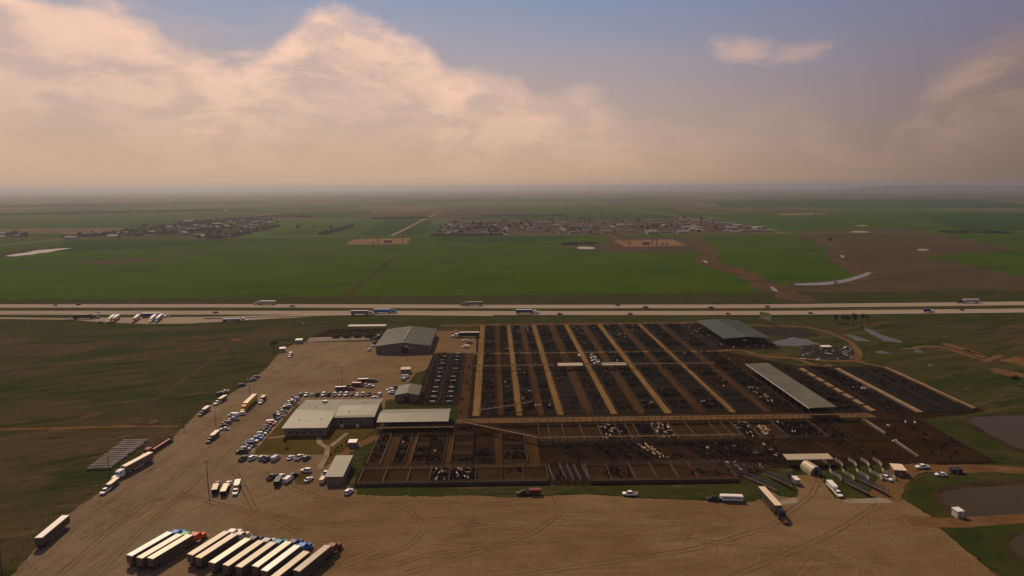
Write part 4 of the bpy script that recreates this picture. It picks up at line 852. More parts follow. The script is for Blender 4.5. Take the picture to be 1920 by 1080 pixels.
def stock_trailer(parent, y1, L, m_roof='trailer_white', m_side='alu', h=2.3, w=2.1):
    """gooseneck stock trailer: front of its box at y1, running backwards"""
    tr = part('stock_trailer', MB().hull([(y1 - L, w / 2, w / 2, .55, h), (y1 - .7, w / 2, w / 2, .55, h), (y1, w / 2 - .3, w / 2 - .35, 1.25, h - .05)]), m_side, parent)
    part('roof', MB().box(-w / 2 - .03, w / 2 + .03, y1 - L - .03, y1 - .5, h + .01, h + .09), m_roof, tr)
    b = MB()
    for s in (-1, 1):
        for zz in (1.25, 1.75): b.box(s * w / 2 - .02, s * w / 2 + .02, y1 - L + .3, y1 - 1.0, zz, zz + .2)
    part('side_slot', b, 'dark_opening', tr); part('tongue', MB().bar((0, y1 - .3, 1.1), (0, y1 + 1.4, 1.0), .2), 'chassis', tr)
    for d in (.42, .56):
        for s in (-1, 1): link('wheel', wheel_mesh(.38, .26), tr, (s * (w / 2 + .05), y1 - L * d, .38))
def rig(kind, colour, p, head, label, L=6.5, roof='trailer_white', side='alu', group=None):
    t = thing('pickup_with_trailer', label, 'pickup rig', (*p, .012), -R(head), group); fit_car(t, kind, colour, (0, L / 2 + .4, 0)); stock_trailer(t, L / 2 - 2.6 - .3 + 1.0, L, roof, side); return t

SEMI = {}
def tractor_meshes():
    if SEMI: return SEMI
    c = MB().hull([(0, 1.2, 1.15, 1.0, 3.35), (2.0, 1.2, 1.15, 1.0, 3.45), (2.9, 1.2, 1.1, 1.0, 3.1), (3.25, 1.15, 1.0, 1.0, 2.15)])
    c.hull([(3.26, 1.05, .9, .9, 2.05), (5.4, .95, .75, .75, 1.75), (5.6, .9, .7, .75, 1.65)])
    for s in (-1, 1): c.hull([(3.9, .22, .2, .75, 1.25, s * 1.02), (5.3, .22, .18, .75, 1.15, s * 1.02)])
    SEMI['cab'] = c.mesh('cab', 'paint_white')
    g = MB().hull([(2.92, 1.0, .95, 2.25, 3.0), (3.22, 1.0, .95, 2.2, 2.3)])
    for s in (-1, 1): g.box(s * 1.17 - .03, s * 1.17 + .03, 1.9, 2.75, 2.2, 2.95)
    SEMI['windscreen'] = g.mesh('windscreen', 'glass'); SEMI['grille'] = MB().box(-.6, .6, 5.58, 5.68, .8, 1.6).mesh('grille', 'chrome'); SEMI['bumper'] = MB().box(-1.15, 1.15, 5.6, 5.85, .4, .75).mesh('bumper', 'chrome')
    SEMI['frame'] = MB().box(-.5, .5, -3.0, 5.4, .6, .95).mesh('frame', 'chassis'); SEMI['stack'] = MB().tube((0, 0, 1.0), (0, 0, 4.0), .09).mesh('exhaust_stack', 'chrome'); SEMI['tank'] = MB().tube((0, .6, .75), (0, 2.2, .75), .33).mesh('fuel_tank', 'chrome')
    SEMI['light'] = MB().box(-.14, .14, 5.62, 5.74, .85, 1.05).mesh('headlight', 'lamp')
    return SEMI
def tractor(parent, y0, colour):
    m = tractor_meshes(); o = link('tractor', m['frame'], parent, (0, y0, 0))
    paint(link('cab', m['cab'], o), 'paint_' + colour); link('windscreen', m['windscreen'], o); link('grille', m['grille'], o); link('bumper', m['bumper'], o)
    for s in (-1, 1): link('exhaust_stack', m['stack'], o, (s * 1.0, -.12, 0)); link('fuel_tank', m['tank'], o, (s * 1.0, 0, 0)); link('headlight', m['light'], o, (s * .8, 0, 0))
    for y in (4.55, -.9, -2.25):
        for s in (-1, 1): link('wheel', wheel_mesh(.5, .34), o, (s * 1.0, y, .5))
TRL = {}
def trailer_meshes(kind):
    if kind in TRL: return TRL[kind]
    L = 8.05; d = {}
    if kind == 'cattle':                                     # punched aluminium stock trailer with a dropped belly
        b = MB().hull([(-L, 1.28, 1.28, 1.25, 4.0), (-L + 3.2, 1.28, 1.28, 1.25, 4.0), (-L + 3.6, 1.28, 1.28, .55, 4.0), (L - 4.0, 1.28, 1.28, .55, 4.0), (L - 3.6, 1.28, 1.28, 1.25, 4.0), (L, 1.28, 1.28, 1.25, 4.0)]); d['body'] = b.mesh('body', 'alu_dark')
        b = MB()
        for s in (-1, 1):
            for z in (1.55, 1.95, 2.35, 2.75, 3.15, 3.55): b.box(s * 1.285 - .015, s * 1.285 + .015, -L + .25, L - .25, z, z + .13)
        d['vent_slot'] = b.mesh('vent_slot', 'dark_opening'); b = MB()
        for s in (-1, 1):
            for k in range(17): y = -L + .1 + k * (2 * L - .2) / 16; b.box(s * 1.30 - .03, s * 1.30 + .03, y - .05, y + .05, 1.25, 4.0)
        d['side_rib'] = b.mesh('side_rib', 'alu_dark')
    elif kind == 'flat': d['body'] = MB().box(-1.28, 1.28, -L, L, 1.15, 1.4).mesh('body', 'paint_maroon'); b = MB(); [b.box(-1.28, 1.28, y, y + .1, 1.41, 2.1) for y in (-L + .02, L - .12)]; [b.box(s * 1.24 - .03, s * 1.24 + .03, -L + .2, L - .2, 1.41, 2.0) for s in (-1, 1)]; d['stake_side'] = b.mesh('stake_side', 'paint_maroon')
    elif kind == 'tank': d['body'] = MB().tube((0, -L + .6, 2.2), (0, L - .6, 2.2), 1.15, n=14).mesh('body', 'chrome')
    else: d['body'] = MB().box(-1.28, 1.28, -L, L, 1.2, 4.0).mesh('body', 'alu')
    d['frame'] = MB().box(-.5, .5, -L + .4, L - 1.2, .85, 1.18).mesh('frame', 'chassis')
    if kind in ('cattle', 'box'):
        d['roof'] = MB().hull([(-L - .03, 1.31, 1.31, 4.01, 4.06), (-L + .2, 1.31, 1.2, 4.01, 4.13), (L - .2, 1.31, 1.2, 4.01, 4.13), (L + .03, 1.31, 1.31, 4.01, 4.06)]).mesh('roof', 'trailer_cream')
        b = MB(); [b.box(x0, x1, -L - .06, -L - .005, 1.35, 3.85) for x0, x1 in ((-1.2, -.03), (.03, 1.2))]; d['rear_door'] = b.mesh('rear_door', 'alu_dark' if kind == 'cattle' else 'alu')
        d['marker_bar'] = MB().box(-1.29, 1.29, -L - .07, -L - .004, 3.87, 4.0).mesh('marker_bar', 'tail_red'); d['bumper'] = MB().box(-1.2, 1.2, -L + .05, -L + .2, .5, .75).mesh('bumper', 'chassis')
    TRL[kind] = d; return d
def trailer(parent, kind, roof, body=None):
    d = trailer_meshes(kind); o = link('trailer', d['frame'], parent)
    for k in d:
        if k == 'frame': continue
        q = link(k, d[k], o)
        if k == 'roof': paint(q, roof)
        if k == 'body' and body: paint(q, body)
    for y in (-6.6, -5.3):
        for s in (-1, 1): link('wheel', wheel_mesh(.5, .5), o, (s * .98, y, .5))
    link('landing_leg', MB().box(-.7, .7, 3.4, 3.55, .1, .85).mesh('landing_leg', 'chassis'), o)
def semi(p, head, label, cab=None, kind='cattle', roof='trailer_cream', body=None, group=None, tl=True, z=.012):
    t = thing('semi_truck' if cab and tl else ('semi_trailer' if tl else 'truck_tractor'), label, 'semi truck' if cab else 'trailer', (*p, z), -R(head), group)
    if tl: trailer(t, kind, roof, body)
    if cab: tractor(t, 8.9 if tl else 0, cab)
    return t
def between(a, b, z): 
    a = Vector(G(*a, z)); b = Vector(G(*b, z)); d = b - a; return (a + b) / 2, math.degrees(math.atan2(d.x, d.y))
# the parked rank at the bottom of the lot
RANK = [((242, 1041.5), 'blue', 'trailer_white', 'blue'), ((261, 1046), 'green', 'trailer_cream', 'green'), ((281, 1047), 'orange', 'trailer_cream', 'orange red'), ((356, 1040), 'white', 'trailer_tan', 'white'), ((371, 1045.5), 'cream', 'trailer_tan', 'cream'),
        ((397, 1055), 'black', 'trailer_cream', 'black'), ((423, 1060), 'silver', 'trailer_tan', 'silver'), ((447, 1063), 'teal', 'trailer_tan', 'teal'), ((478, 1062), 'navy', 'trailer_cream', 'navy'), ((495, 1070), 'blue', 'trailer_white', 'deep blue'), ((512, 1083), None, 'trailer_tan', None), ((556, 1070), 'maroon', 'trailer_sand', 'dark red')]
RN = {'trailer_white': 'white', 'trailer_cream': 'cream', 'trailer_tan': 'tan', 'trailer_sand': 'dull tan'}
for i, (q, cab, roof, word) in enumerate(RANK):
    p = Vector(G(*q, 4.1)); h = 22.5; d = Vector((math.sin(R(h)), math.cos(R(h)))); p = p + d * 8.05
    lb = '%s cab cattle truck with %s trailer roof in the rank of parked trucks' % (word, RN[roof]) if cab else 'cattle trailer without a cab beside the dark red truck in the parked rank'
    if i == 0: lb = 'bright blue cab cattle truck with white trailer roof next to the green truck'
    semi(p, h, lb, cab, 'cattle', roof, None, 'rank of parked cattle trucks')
p, h = between((72, 1008), (123, 966), 4.1); semi(p, h, 'lone cattle trailer without a cab at the pasture edge', None, 'cattle', 'trailer_white')
p, h = between((281, 848), (234, 873), 4.1); semi(p, h, 'white semi truck with cream roofed box trailer parked along the lot edge', 'white', 'box', 'trailer_cream', 'alu_dark')
p, h = between((318, 823), (288, 842), 1.4); semi(p, h, 'dark red flatbed semi truck behind the white semi', 'maroon', 'flat')
p, h = between((479, 737), (459, 756), 4.1); semi(p, h, 'yellow semi truck with cream roofed trailer beside the parked cars', 'yellow', 'box', 'trailer_cream', 'paint_yellow')
p, h = between((1430, 914), (1458, 945), 4.1); semi(p, h, 'black cab cattle truck backed up to the loading chutes', 'black', 'cattle', 'trailer_cream')
p = G(879, 627); semi(p, 270, 'red flatbed truck parked nearest the ditch beside the first sand alley', 'red', 'flat', group=None)
p = G(880, 632); semi(p, 270, 'white trailer truck parked alongside the red flatbed', 'white', 'box', 'trailer_white', 'paint_black')
# highway traffic
def hsemi(q, head, label, cab, kind, roof='trailer_white', body=None): semi(G(*q), head, label, cab, kind, roof, body, 'trucks on the highway', z=-.03)
hsemi((502, 571), 271, 'white semi truck heading west on the far carriageway', 'silver', 'box'); hsemi((1820, 568), 272, 'white semi truck with dark cab on the far carriageway past the brown field', 'black', 'box', 'trailer_white', 'paint_silver')
hsemi((674, 590), 92, 'dark semi truck with grey trailer following the bright blue one', 'silver', 'box', 'trailer_white', 'paint_grey'); hsemi((716, 587), 92, 'semi truck with bright blue box trailer on the near carriageway', 'blue', 'box', 'trailer_white', 'paint_blue')
hsemi((983, 588), 92, 'white roofed semi truck on the near carriageway behind the sand alleys', 'white', 'box', 'trailer_white', 'paint_navy'); hsemi((434, 603), 84, 'silver tanker truck on the exit ramp', 'white', 'tank'); hsemi((890, 573), 271, 'grey semi truck heading west on the far carriageway behind the barn', 'grey', 'box', 'trailer_tan', 'paint_grey')
for i, (q, cab, body, lb) in enumerate((((211, 600), 'white', 'alu', 'white semi truck parked first in the highway rest area'), ((219, 600), 'maroon', 'alu', 'white trailer semi with dark red cab in the rest area'), ((257, 600), 'maroon', 'paint_cream', 'cream trailer semi standing alone in the rest area middle'), ((288, 600), 'white', 'paint_white', 'white semi beside the blue cab in the rest area'), ((299, 600), 'teal', 'paint_grey', 'teal cab semi with white roof in the rest area'))):
    semi(G(*q), 165, lb, cab, 'box', 'trailer_white', body, 'trucks in the rest area', z=-.03)
semi(G(283, 595), 90, 'semi truck with long white trailer across the back of the rest area', 'white', 'box', 'trailer_white', 'paint_navy', 'trucks in the rest area', z=-.03)
semi(G(155, 598), 80, 'black box trailer truck at the entrance of the rest area', 'black', 'box', 'chassis', 'paint_black', 'trucks in the rest area', z=-.03)
HW = [((104, 573), 'sedan', 'grey', 'dark grey car trailing another on the far carriageway'), ((147, 572), 'suv', 'black', 'black SUV on the far carriageway near the pond field'), ((186, 586), 'sedan', 'white', 'white car passing the rest area on the near carriageway'), ((405, 587), 'pickup', 'maroon', 'dark red pickup on the near carriageway above the tanker truck'), ((548, 575), 'pickup', 'black', 'black pickup following the far white semi truck'),
      ((1158, 573), 'suv', 'black', 'black SUV on the far carriageway behind the sand alleys'), ((1210, 577), 'pickup', 'black', 'black pickup on the far carriageway behind the pens'), ((1182, 590), 'suv', 'maroon', 'dark red SUV on the near carriageway behind the pens'), ((1050, 590), 'suv', 'navy', 'navy SUV just ahead of the dark semi trailer'), ((1333, 578), 'pickup', 'black', 'black pickup on the far carriageway behind the teal canopy'), ((1438, 576), 'suv', 'grey', 'grey SUV on the far carriageway behind the billboard'),
      ((1365, 589), 'sedan', 'maroon', 'dark red car on the near carriageway beside the teal canopy'), ((1520, 588), 'sedan', 'black', 'black car on the near carriageway east of the billboard'), ((1804, 582), 'sedan', 'maroon', 'dark red car on the near carriageway following the box truck')]
for q, k, c, lb in HW: car(k, c, G(*q), 271 if q[1] < 580 else 91, lb, 'cars on the highway', -.03)
bt = thing('box_truck', 'dark blue box truck on the near carriageway by the east pasture', 'truck', (*G(1740, 585), -.03), -R(91)); fit_car(bt, 'van', 'white', (0, 3.2, 0)); part('cargo_box', MB().box(-1.2, 1.2, -4.2, 1.6, .9, 3.5), 'paint_navy', bt)
for s in (-1, 1): link('wheel', wheel_mesh(.5, .4), bt, (s * .9, -2.5, .5))
# pickups with stock trailers about the yard
def rigpx(tail, nose, kind, col_, label, L=6.5, roof='trailer_white', side='alu'):
    p, h = between(tail, nose, 0); return rig(kind, col_, p, h, label, L, roof, side)
rigpx((224, 902), (190, 930), 'pickup', 'white', 'white pickup with cream roofed stock trailer next to the lot edge pole', 7.0, 'trailer_cream', 'alu_dark'); rigpx((412, 812), (388, 833), 'pickup', 'black', 'black pickup with cream roofed stock trailer below the double parked cars', 7.5, 'trailer_cream', 'alu_dark')
rigpx((395, 765), (372, 783), 'pickup', 'black', 'black pickup with cream stock trailer at the farm track entrance', 6.5, 'trailer_cream', 'alu_dark'); rigpx((428, 745), (400, 762), 'pickup', 'white', 'white pickup with long cream stock trailer across from the yellow truck', 7.0, 'trailer_cream', 'alu_dark')
rigpx((500, 742), (484, 763), 'pickup', 'white', 'white pickup pulling a grey flat trailer beside the yellow truck', 6.0, 'alu_dark', 'chassis'); rigpx((548, 662), (541, 674), 'pickup', 'white', 'white pickup with short cream trailer at the lot corner near the docks', 4.5, 'trailer_cream', 'alu_dark')
rigpx((401, 932), (410, 905), 'pickup', 'grey', 'grey pickup pulling a dark flatbed with tan load by the tall pole', 6.5, 'trailer_tan', 'paint_darkgreen'); rigpx((417, 934), (431, 906), 'pickup', 'white', 'white pickup facing the office pulling a cream roofed trailer', 8.0, 'trailer_cream', 'paint_black'); rigpx((449, 902), (439, 935), 'pickup', 'white', 'white pickup with white roofed trailer facing the truck rank', 6.0, 'trailer_white', 'alu_dark')
rigpx((1016, 927), (972, 928), 'pickup', 'black', 'black pickup pulling a dark red trailer along the front grass', 4.5, 'paint_maroon', 'paint_maroon'); rigpx((1392, 940), (1331, 938), 'pickup', 'black', 'black pickup with long white living quarters trailer on the front lot', 8.5, 'trailer_white', 'paint_white')
rigpx((1500, 915), (1476, 890), 'pickup', 'black', 'black pickup with small white trailer on the drive between the chutes', 4.5, 'trailer_white', 'alu'); rigpx((1551, 907), (1577, 935), 'pickup', 'white', 'white pickup with white trailer leaving the curved chutes', 6.5, 'trailer_white', 'paint_white')
rigpx((672, 717), (704, 716), 'pickup', 'black', 'black pickup with white roofed dark trailer above the grass island', 7.0, 'trailer_white', 'paint_black'); rigpx((630, 732), (662, 731), 'pickup', 'maroon', 'dark red pickup with white roofed trailer below the grass island', 7.0, 'trailer_white', 'paint_navy'); rigpx((662, 724), (688, 724), 'pickup', 'tan', 'tan pickup with cream roofed dark red trailer on the grass island', 6.0, 'trailer_cream', 'paint_maroon')
rigpx((517, 915), (530, 893), 'pickup', 'white', 'white pickup pulling a dark green flat trailer on the lot below the lawn', 6.0, 'paint_darkgreen', 'paint_darkgreen')
# single vehicles
ONE = [((413, 740), 'suv', 'black', 40, 'black SUV in front of the white car at the pasture edge'), ((423, 735), 'sedan', 'white', 40, 'white sedan behind the black SUV at the pasture edge'), ((454, 724), 'suv', 'black', 50, 'black SUV alone on the pasture side of the lot'), ((474, 714), 'pickup', 'grey', 35, 'grey pickup at the pasture edge next to the dark SUV'), ((481, 709), 'suv', 'navy', 35, 'navy SUV parked behind the grey pickup'),
       ((452, 778), 'suv', 'white', 270, 'white SUV at the head of the double parked cars'), ((437, 781), 'van', 'white', 270, 'white van second among the double parked cars'), ((438, 788), 'pickup', 'silver', 262, 'silver pickup in the middle of the double parked cars'), ((425, 795), 'suv', 'grey', 265, 'grey SUV near the end of the double parked cars'), ((420, 800), 'sedan', 'black', 268, 'black sedan among the double parked cars'), ((421, 806), 'sedan', 'white', 268, 'white sedan last among the double parked cars'),
       ((510, 897), 'pickup', 'black', 20, 'black pickup at the west end of the small parked group'), ((541, 902), 'van', 'white', 15, 'white van between dark vehicles below the lawn'), ((550, 894), 'suv', 'black', 20, 'black SUV behind the white van'), ((574, 885), 'suv', 'white', 280, 'white SUV parked broadside above the grass circle'), ((579, 901), 'sedan', 'white', 25, 'white sedan beside the grass circle'), ((611, 891), 'pickup', 'white', 10, 'white pickup half hidden west of the narrow front shed'), ((606, 903), 'van', 'cream', 5, 'cream van against the narrow front shed'),
       ((654, 925), 'suv', 'white', 25, 'white SUV on the drive in front of the narrow shed'), ((1181, 929), 'pickup', 'white', 275, 'white pickup alone on the front grass edge'), ((1660, 899), 'pickup', 'white', 155, 'white pickup on the grass east of the curved chutes'), ((1729, 878), 'pickup', 'white', 265, 'white pickup at the mud pen corner on the pond road'), ((1764, 892), 'sedan', 'white', 275, 'white car on the pond road near the dumpster'),
       ((693, 726), 'pickup', 'white', 85, 'white pickup at the east tip of the grass island'), ((707, 635), 'suv', 'black', 45, 'black SUV nearest the barn wall'), ((711, 632), 'suv', 'white', 45, 'white SUV against the barn wall'), ((704, 644), 'pickup', 'black', 30, 'black pickup by the barn corner'), ((700, 650), 'sedan', 'white', 30, 'white sedan by the barn corner'), ((692, 658), 'pickup', 'white', 10, 'white pickup standing off the barn front corner'),
       ((873, 640), 'pickup', 'white', 275, 'white pickup beside the first sand alley below the trailers'), ((880, 644), 'pickup', 'red', 275, 'red and dark pickup beside the first sand alley'), ((873, 652), 'van', 'white', 275, 'white van lowest in the group beside the first sand alley'), ((756, 708), 'pickup', 'white', 5, 'white pickup west of another by the tan flat shed'), ((763, 708), 'pickup', 'white', 5, 'white pickup east of another by the tan flat shed'), ((757, 713), 'suv', 'silver', 5, 'silver SUV below the tan flat shed'),
       ((732, 733), 'suv', 'white', 270, 'white SUV beside the scale house wall'), ((736, 738), 'pickup', 'white', 272, 'white pickup beside the scale house wall'), ((740, 729), 'pickup', 'black', 272, 'black pickup beside the scale house wall'), ((703, 748), 'suv', 'white', 40, 'white SUV at the northeast office corner'), ((1086, 669), 'suv', 'white', 5, 'white SUV west of the alley among the pens'),
       ((1110, 668), 'pickup', 'silver', 355, 'silver pickup top of the short file between strip roofs'), ((1113, 673), 'suv', 'white', 275, 'white SUV second in the short file between strip roofs'), ((1116, 678), 'pickup', 'white', 275, 'white pickup third in the short file between strip roofs'), ((1119, 683), 'suv', 'white', 275, 'white SUV last in the short file between strip roofs'), ((131, 600), 'pickup', 'white', 80, 'white pickup behind the black box trailer in the rest area'), ((189, 606), 'suv', 'black', 20, 'black SUV on the grass edge of the rest area'), ((313, 594), 'pickup', 'grey', 90, 'grey pickup leaving the rest area'), ((224, 491), 'pickup', 'navy', 80, 'dark pickup on the bare patch in the wheat field')]
for q, k, c, h, lb in ONE: car(k, c, G(*q), h, lb)
# rows with neighbours named
def row(specs, where, group, jitter=5):
    seen = {}
    for i, (p, k, c, h) in enumerate(specs):
        l = specs[i - 1] if i else None; r = specs[i + 1] if i + 1 < len(specs) else None
        if l and r: lb = '%s %s between %s %s and %s %s %s' % (cw(c), KW[k].split()[0], cw(l[2]), KW[l[1]].split()[0], cw(r[2]), KW[r[1]].split()[0], where)
        else: lb = '%s %s at the %s end of the row %s' % (cw(c), KW[k], 'far' if i == 0 else 'near', where)
        car(k, c, p, h + random.uniform(-jitter, jitter), lb, group)
north = 'grey/suv white/pickup silver/sedan black/pickup white/suv brown/pickup white/pickup silver/suv white/suv grey/sedan white/sedan white/pickup black/suv maroon/sedan white/suv'.split()
row([((-113 + i * 3.3, 389.5 - i * .1), s.split('/')[1], s.split('/')[0], random.choice((0, 180))) for i, s in enumerate(north)], 'behind the office', 'cars parked behind the office')
west = 'navy/suv silver/suv white/sedan black/pickup grey/pickup white/suv brown/suv black/sedan silver/pickup maroon/sedan white/pickup navy/sedan grey/suv white/van red/pickup maroon/suv black/suv black/pickup white/suv silver/sedan blue/pickup white/pickup navy/suv grey/sedan silver/suv black/pickup'.split()
row([((-114.5 + random.uniform(-.5, .5) - (1.2 if i > 20 else 0), 384 - i * 3.27), s.split('/')[1], s.split('/')[0], random.choice((80, 262))) for i, s in enumerate(west)], 'along the lawn', 'cars parked along the west lawn edge')
row([(G(*q), k, c, 20) for q, k, c in (((457, 862), 'pickup', 'black'), ((474, 861), 'suv', 'white'), ((492, 861), 'suv', 'silver'), ((502, 863), 'pickup', 'black'), ((517, 862), 'van', 'silver'))], 'below the lawn', 'cars parked along the front lawn edge')
row([(G(*q), k, c, 20) for q, k, c in (((545, 860), 'sedan', 'white'), ((561, 860), 'pickup', 'white'), ((575, 861), 'suv', 'grey'))], 'by the lawn corner', 'cars parked along the front lawn edge')

# ---------------------------------------------------------------- cattle
def cow_mesh(name, m, graze=False, lod=False):
    bm = bmesh.new(); rings = []
    spine = [(-1.05, 1.12, .10, .12), (-.95, 1.10, .26, .27), (-.55, 1.02, .33, .36), (0, .97, .36, .38), (.45, .99, .33, .38), (.75, 1.10, .21, .27)]
    spine += [(1.05, .95, .13, .17), (1.25, .62, .13, .16), (1.42, .42, .08, .09)] if graze else [(1.02, 1.30, .13, .17), (1.2, 1.42, .14, .16), (1.52, 1.28, .08, .09)]
    n = 6
    for y, z, hw, hh in spine: rings.append([bm.verts.new((hw * math.cos(math.pi / 6 + 2 * math.pi * i / n), y, z + hh * math.sin(math.pi / 6 + 2 * math.pi * i / n))) for i in range(n)])
    F_ = {}
    for r in range(len(rings) - 1):
        for i in range(n): F_[(r, i)] = bm.faces.new((rings[r][i], rings[r][(i + 1) % n], rings[r + 1][(i + 1) % n], rings[r + 1][i]))
    bm.faces.new(rings[0]); bm.faces.new(rings[-1][::-1])
    bm.verts.ensure_lookup_table()
    for r in (1, 4):                                        # legs grow out of the lower flanks
        for i in (2, 5) if False else (3, 4):
            f = F_.get((r, i))
            for (z, k) in ((.42, .45), (.02, .75)):
                ex = bmesh.ops.extrude_discrete_faces(bm, faces=[f])['faces'][0]
                c = ex.calc_center_median(); sx = 1 if i == 4 else -1
                for v in ex.verts: v.co = Vector((sx * .2 + (v.co.x - c.x) * k * .8, c.y + (v.co.y - c.y) * k * .7, z))
                f = ex
    if not lod:
        for sx in (-1, 1):                                  # ears grow from the head sides
            f = F_[(len(rings) - 3, 0 if sx > 0 else 2)]; ex = bmesh.ops.extrude_discrete_faces(bm, faces=[f])['faces'][0]; c = ex.calc_center_median()
            for v in ex.verts: v.co = c + (v.co - c) * .2 + Vector((sx * .16, -.02, .02))
    me = bpy.data.meshes.new(name); bmesh.ops.recalc_face_normals(bm, faces=bm.faces[:]); bm.to_mesh(me); bm.free(); me.materials.append(MATS[m]); return me
cows = {k: [cow_mesh('cow_' + k, 'cow_' + k), cow_mesh('cow_graze_' + k, 'cow_' + k, True)] for k in ('black', 'white', 'red', 'tan', 'grey')}
ALLC = []
def herd(x0, x1, y0, y1, n, pal, where, slant=0):
    used = []
    for _ in range(n):
        for _t in range(12):
            x = random.uniform(x0 + .9, x1 - .9); y = random.uniform(y0 + 1.0, y1 - 1.0)
            if all(abs(x - a) + abs(y - b) > 1.15 for a, b in used[-70:]): break
        used.append((x, y)); ALLC.append((x + slant * (y1 - y) / max(1, (y1 - y0)), y, random.uniform(0, 6.28) if random.random() < .55 else random.choice((0, math.pi)) + random.uniform(-.4, .4), random.choice(pal), where, random.uniform(.86, 1.08)))
B = ['black'] * 22 + ['white', 'grey', 'red']; BM = ['black'] * 17 + ['white'] * 2 + ['tan', 'red', 'red']; MX = ['black'] * 3 + ['white', 'tan', 'tan', 'red']; TN = ['tan', 'tan', 'white', 'cream', 'red', 'black']; TN = [c for c in TN if c != 'cream']; BK = ['black'] * 30 + ['grey']
# nearer pens
herd(-27, -19, 266, 280.5, 40, BM, 'the first crowded front row pen'); herd(-19, -8, 266, 280.5, 46, BM, 'the second crowded front row pen'); herd(3, 12, 275, 280, 5, BK, 'the almost empty front row pen'); herd(45, 58, 267, 279, 22, B, 'the front row pen east of the dock gates'); herd(24, 37, 266, 279, 5, B, 'the dock gate gap'); herd(82, 98, 267, 276, 7, B, 'the last front row pen')
herd(-55.5, -50.5, 286, 320, 12, BK, 'the holding pen next to the utility shed'); herd(-45, -40, 286, 320, 22, BM, 'the second holding pen'); herd(-37, -30, 286, 305, 15, BK, 'the third holding pen'); herd(-30, -23, 286, 320, 18, B, 'the fourth holding pen'); herd(-19.5, -9.5, 286, 292, 16, BK, 'the fifth holding pen'); herd(-9.5, -.5, 294, 301, 24, BK, 'the sixth holding pen'); herd(-8, -.5, 286, 291, 12, BK, 'the sixth holding pen'); herd(4, 14, 289, 304, 26, B, 'the seventh holding pen')
# sorting pens
herd(52, 61, 309.5, 332, 42, ['black'] * 5 + ['white', 'white', 'tan', 'grey'], 'a sorting pen of mixed cattle'); herd(61, 66, 310, 332, 22, B, 'a sorting pen of mixed cattle'); herd(70, 79, 309.5, 332, 48, BK, 'a sorting pen of black cattle'); herd(79, 88, 309.5, 332, 46, MX, 'a sorting pen of mixed cattle'); herd(120, 128, 309.5, 332, 38, BM, 'a sorting pen of mixed cattle'); herd(130, 136, 310, 326, 26, TN, 'the small cream herd pen'); herd(141, 160, 310, 332, 70, B, 'a sorting pen of black cattle')
for i, (n_, pal) in enumerate(((20, BK), (0, B), (24, BK), (26, B), (22, BK), (30, TN), (4, B), (0, B), (26, BK), (34, B), (34, BK), (26, B), (12, B))):
    if n_: herd(28 + i * 7.2, 34.6 + i * 7.2, 286, 305.5, n_, pal, 'a slanted sorting pen', 8.5)
herd(122, 135, 284, 305, 10, BM, 'the muddy pens behind the chutes'); herd(160, 172, 284, 330, 26, BK, 'the muddy pens behind the chutes'); herd(95, 118, 270, 282, 16, ['black', 'white', 'red', 'black'], 'the slanted loading alley')
# big columns
for ci, (a, b_) in enumerate(COLS):
    for bi, (y0, y1) in enumerate(BANDS):
        if a in (37.5, 53, 66.2) and 440 < y0 < 485 and random.random() < .75: continue
        k = random.random(); area = (b_ - a) * (y1 - y0)
        if y0 > 485: dens = random.choice((.10, .13, .16))
        elif k < .18: dens = .02
        elif k < .5: dens = .07
        else: dens = .14
        pal = random.choice((BK, BK, BK, BK, BK, B, B, BM)); cut = random.choice((0, .3, .5)); tot = int(area * dens * 1.15)
        yc = y0 + cut * (y1 - y0)
        herd(a, b_, yc, y1, int(tot * .6), pal, 'a pen column')                    # loose animals
        for _ in range(3):                                                         # and tight bunches
            q = random.uniform(y0, y1 - 6); herd(a, b_, q, q + random.uniform(4, 6), int(tot * .14), pal, 'a pen column')
herd(-41, -32, 371, 486, 70, BK, 'the trough pens'); herd(-30, -21, 371, 486, 70, BK, 'the trough pens'); herd(-19, -13, 350, 480, 12, BK, 'the alley')
herd(151, 158, 360, 392, 34, TN + ['black'] * 4, 'a red and white herd'); herd(152, 166, 345, 484, 40, B, 'a pen column'); herd(168, 212, 492, 500, 40, BM, 'back corner pens'); herd(166, 176, 500, 578, 60, BM, 'back corner pens')
herd(180, 199, 345, 436, 90, BK, 'east pens'); herd(209, 222, 392, 436, 120, BK, 'east pens'); herd(209, 222, 384, 391, 22, ['white', 'black', 'grey'], 'east pens'); herd(209, 222, 346, 380, 20, BK, 'east pens'); herd(231, 256, 380, 431, 20, BK, 'east pens'); herd(188, 217, 280, 331, 18, B, 'the large mud pen')
ALLC.sort(key=lambda c: c[0] ** 2 + c[1] ** 2 + CAMH ** 2)
near_, rest = ALLC[:300], ALLC[300:]
CNAME = {'black': 'black', 'white': 'white', 'red': 'reddish brown', 'tan': 'cream', 'grey': 'grey'}
for x, y, a, k, where, s in near_:
    o = link('cow', cows[k][random.random() < .3], None, (x, y, .016), a); o.scale = (s, s, s); tag(o, '%s cow standing in %s' % (CNAME[k], where), 'cow', '%s cattle in %s' % (CNAME[k], where))
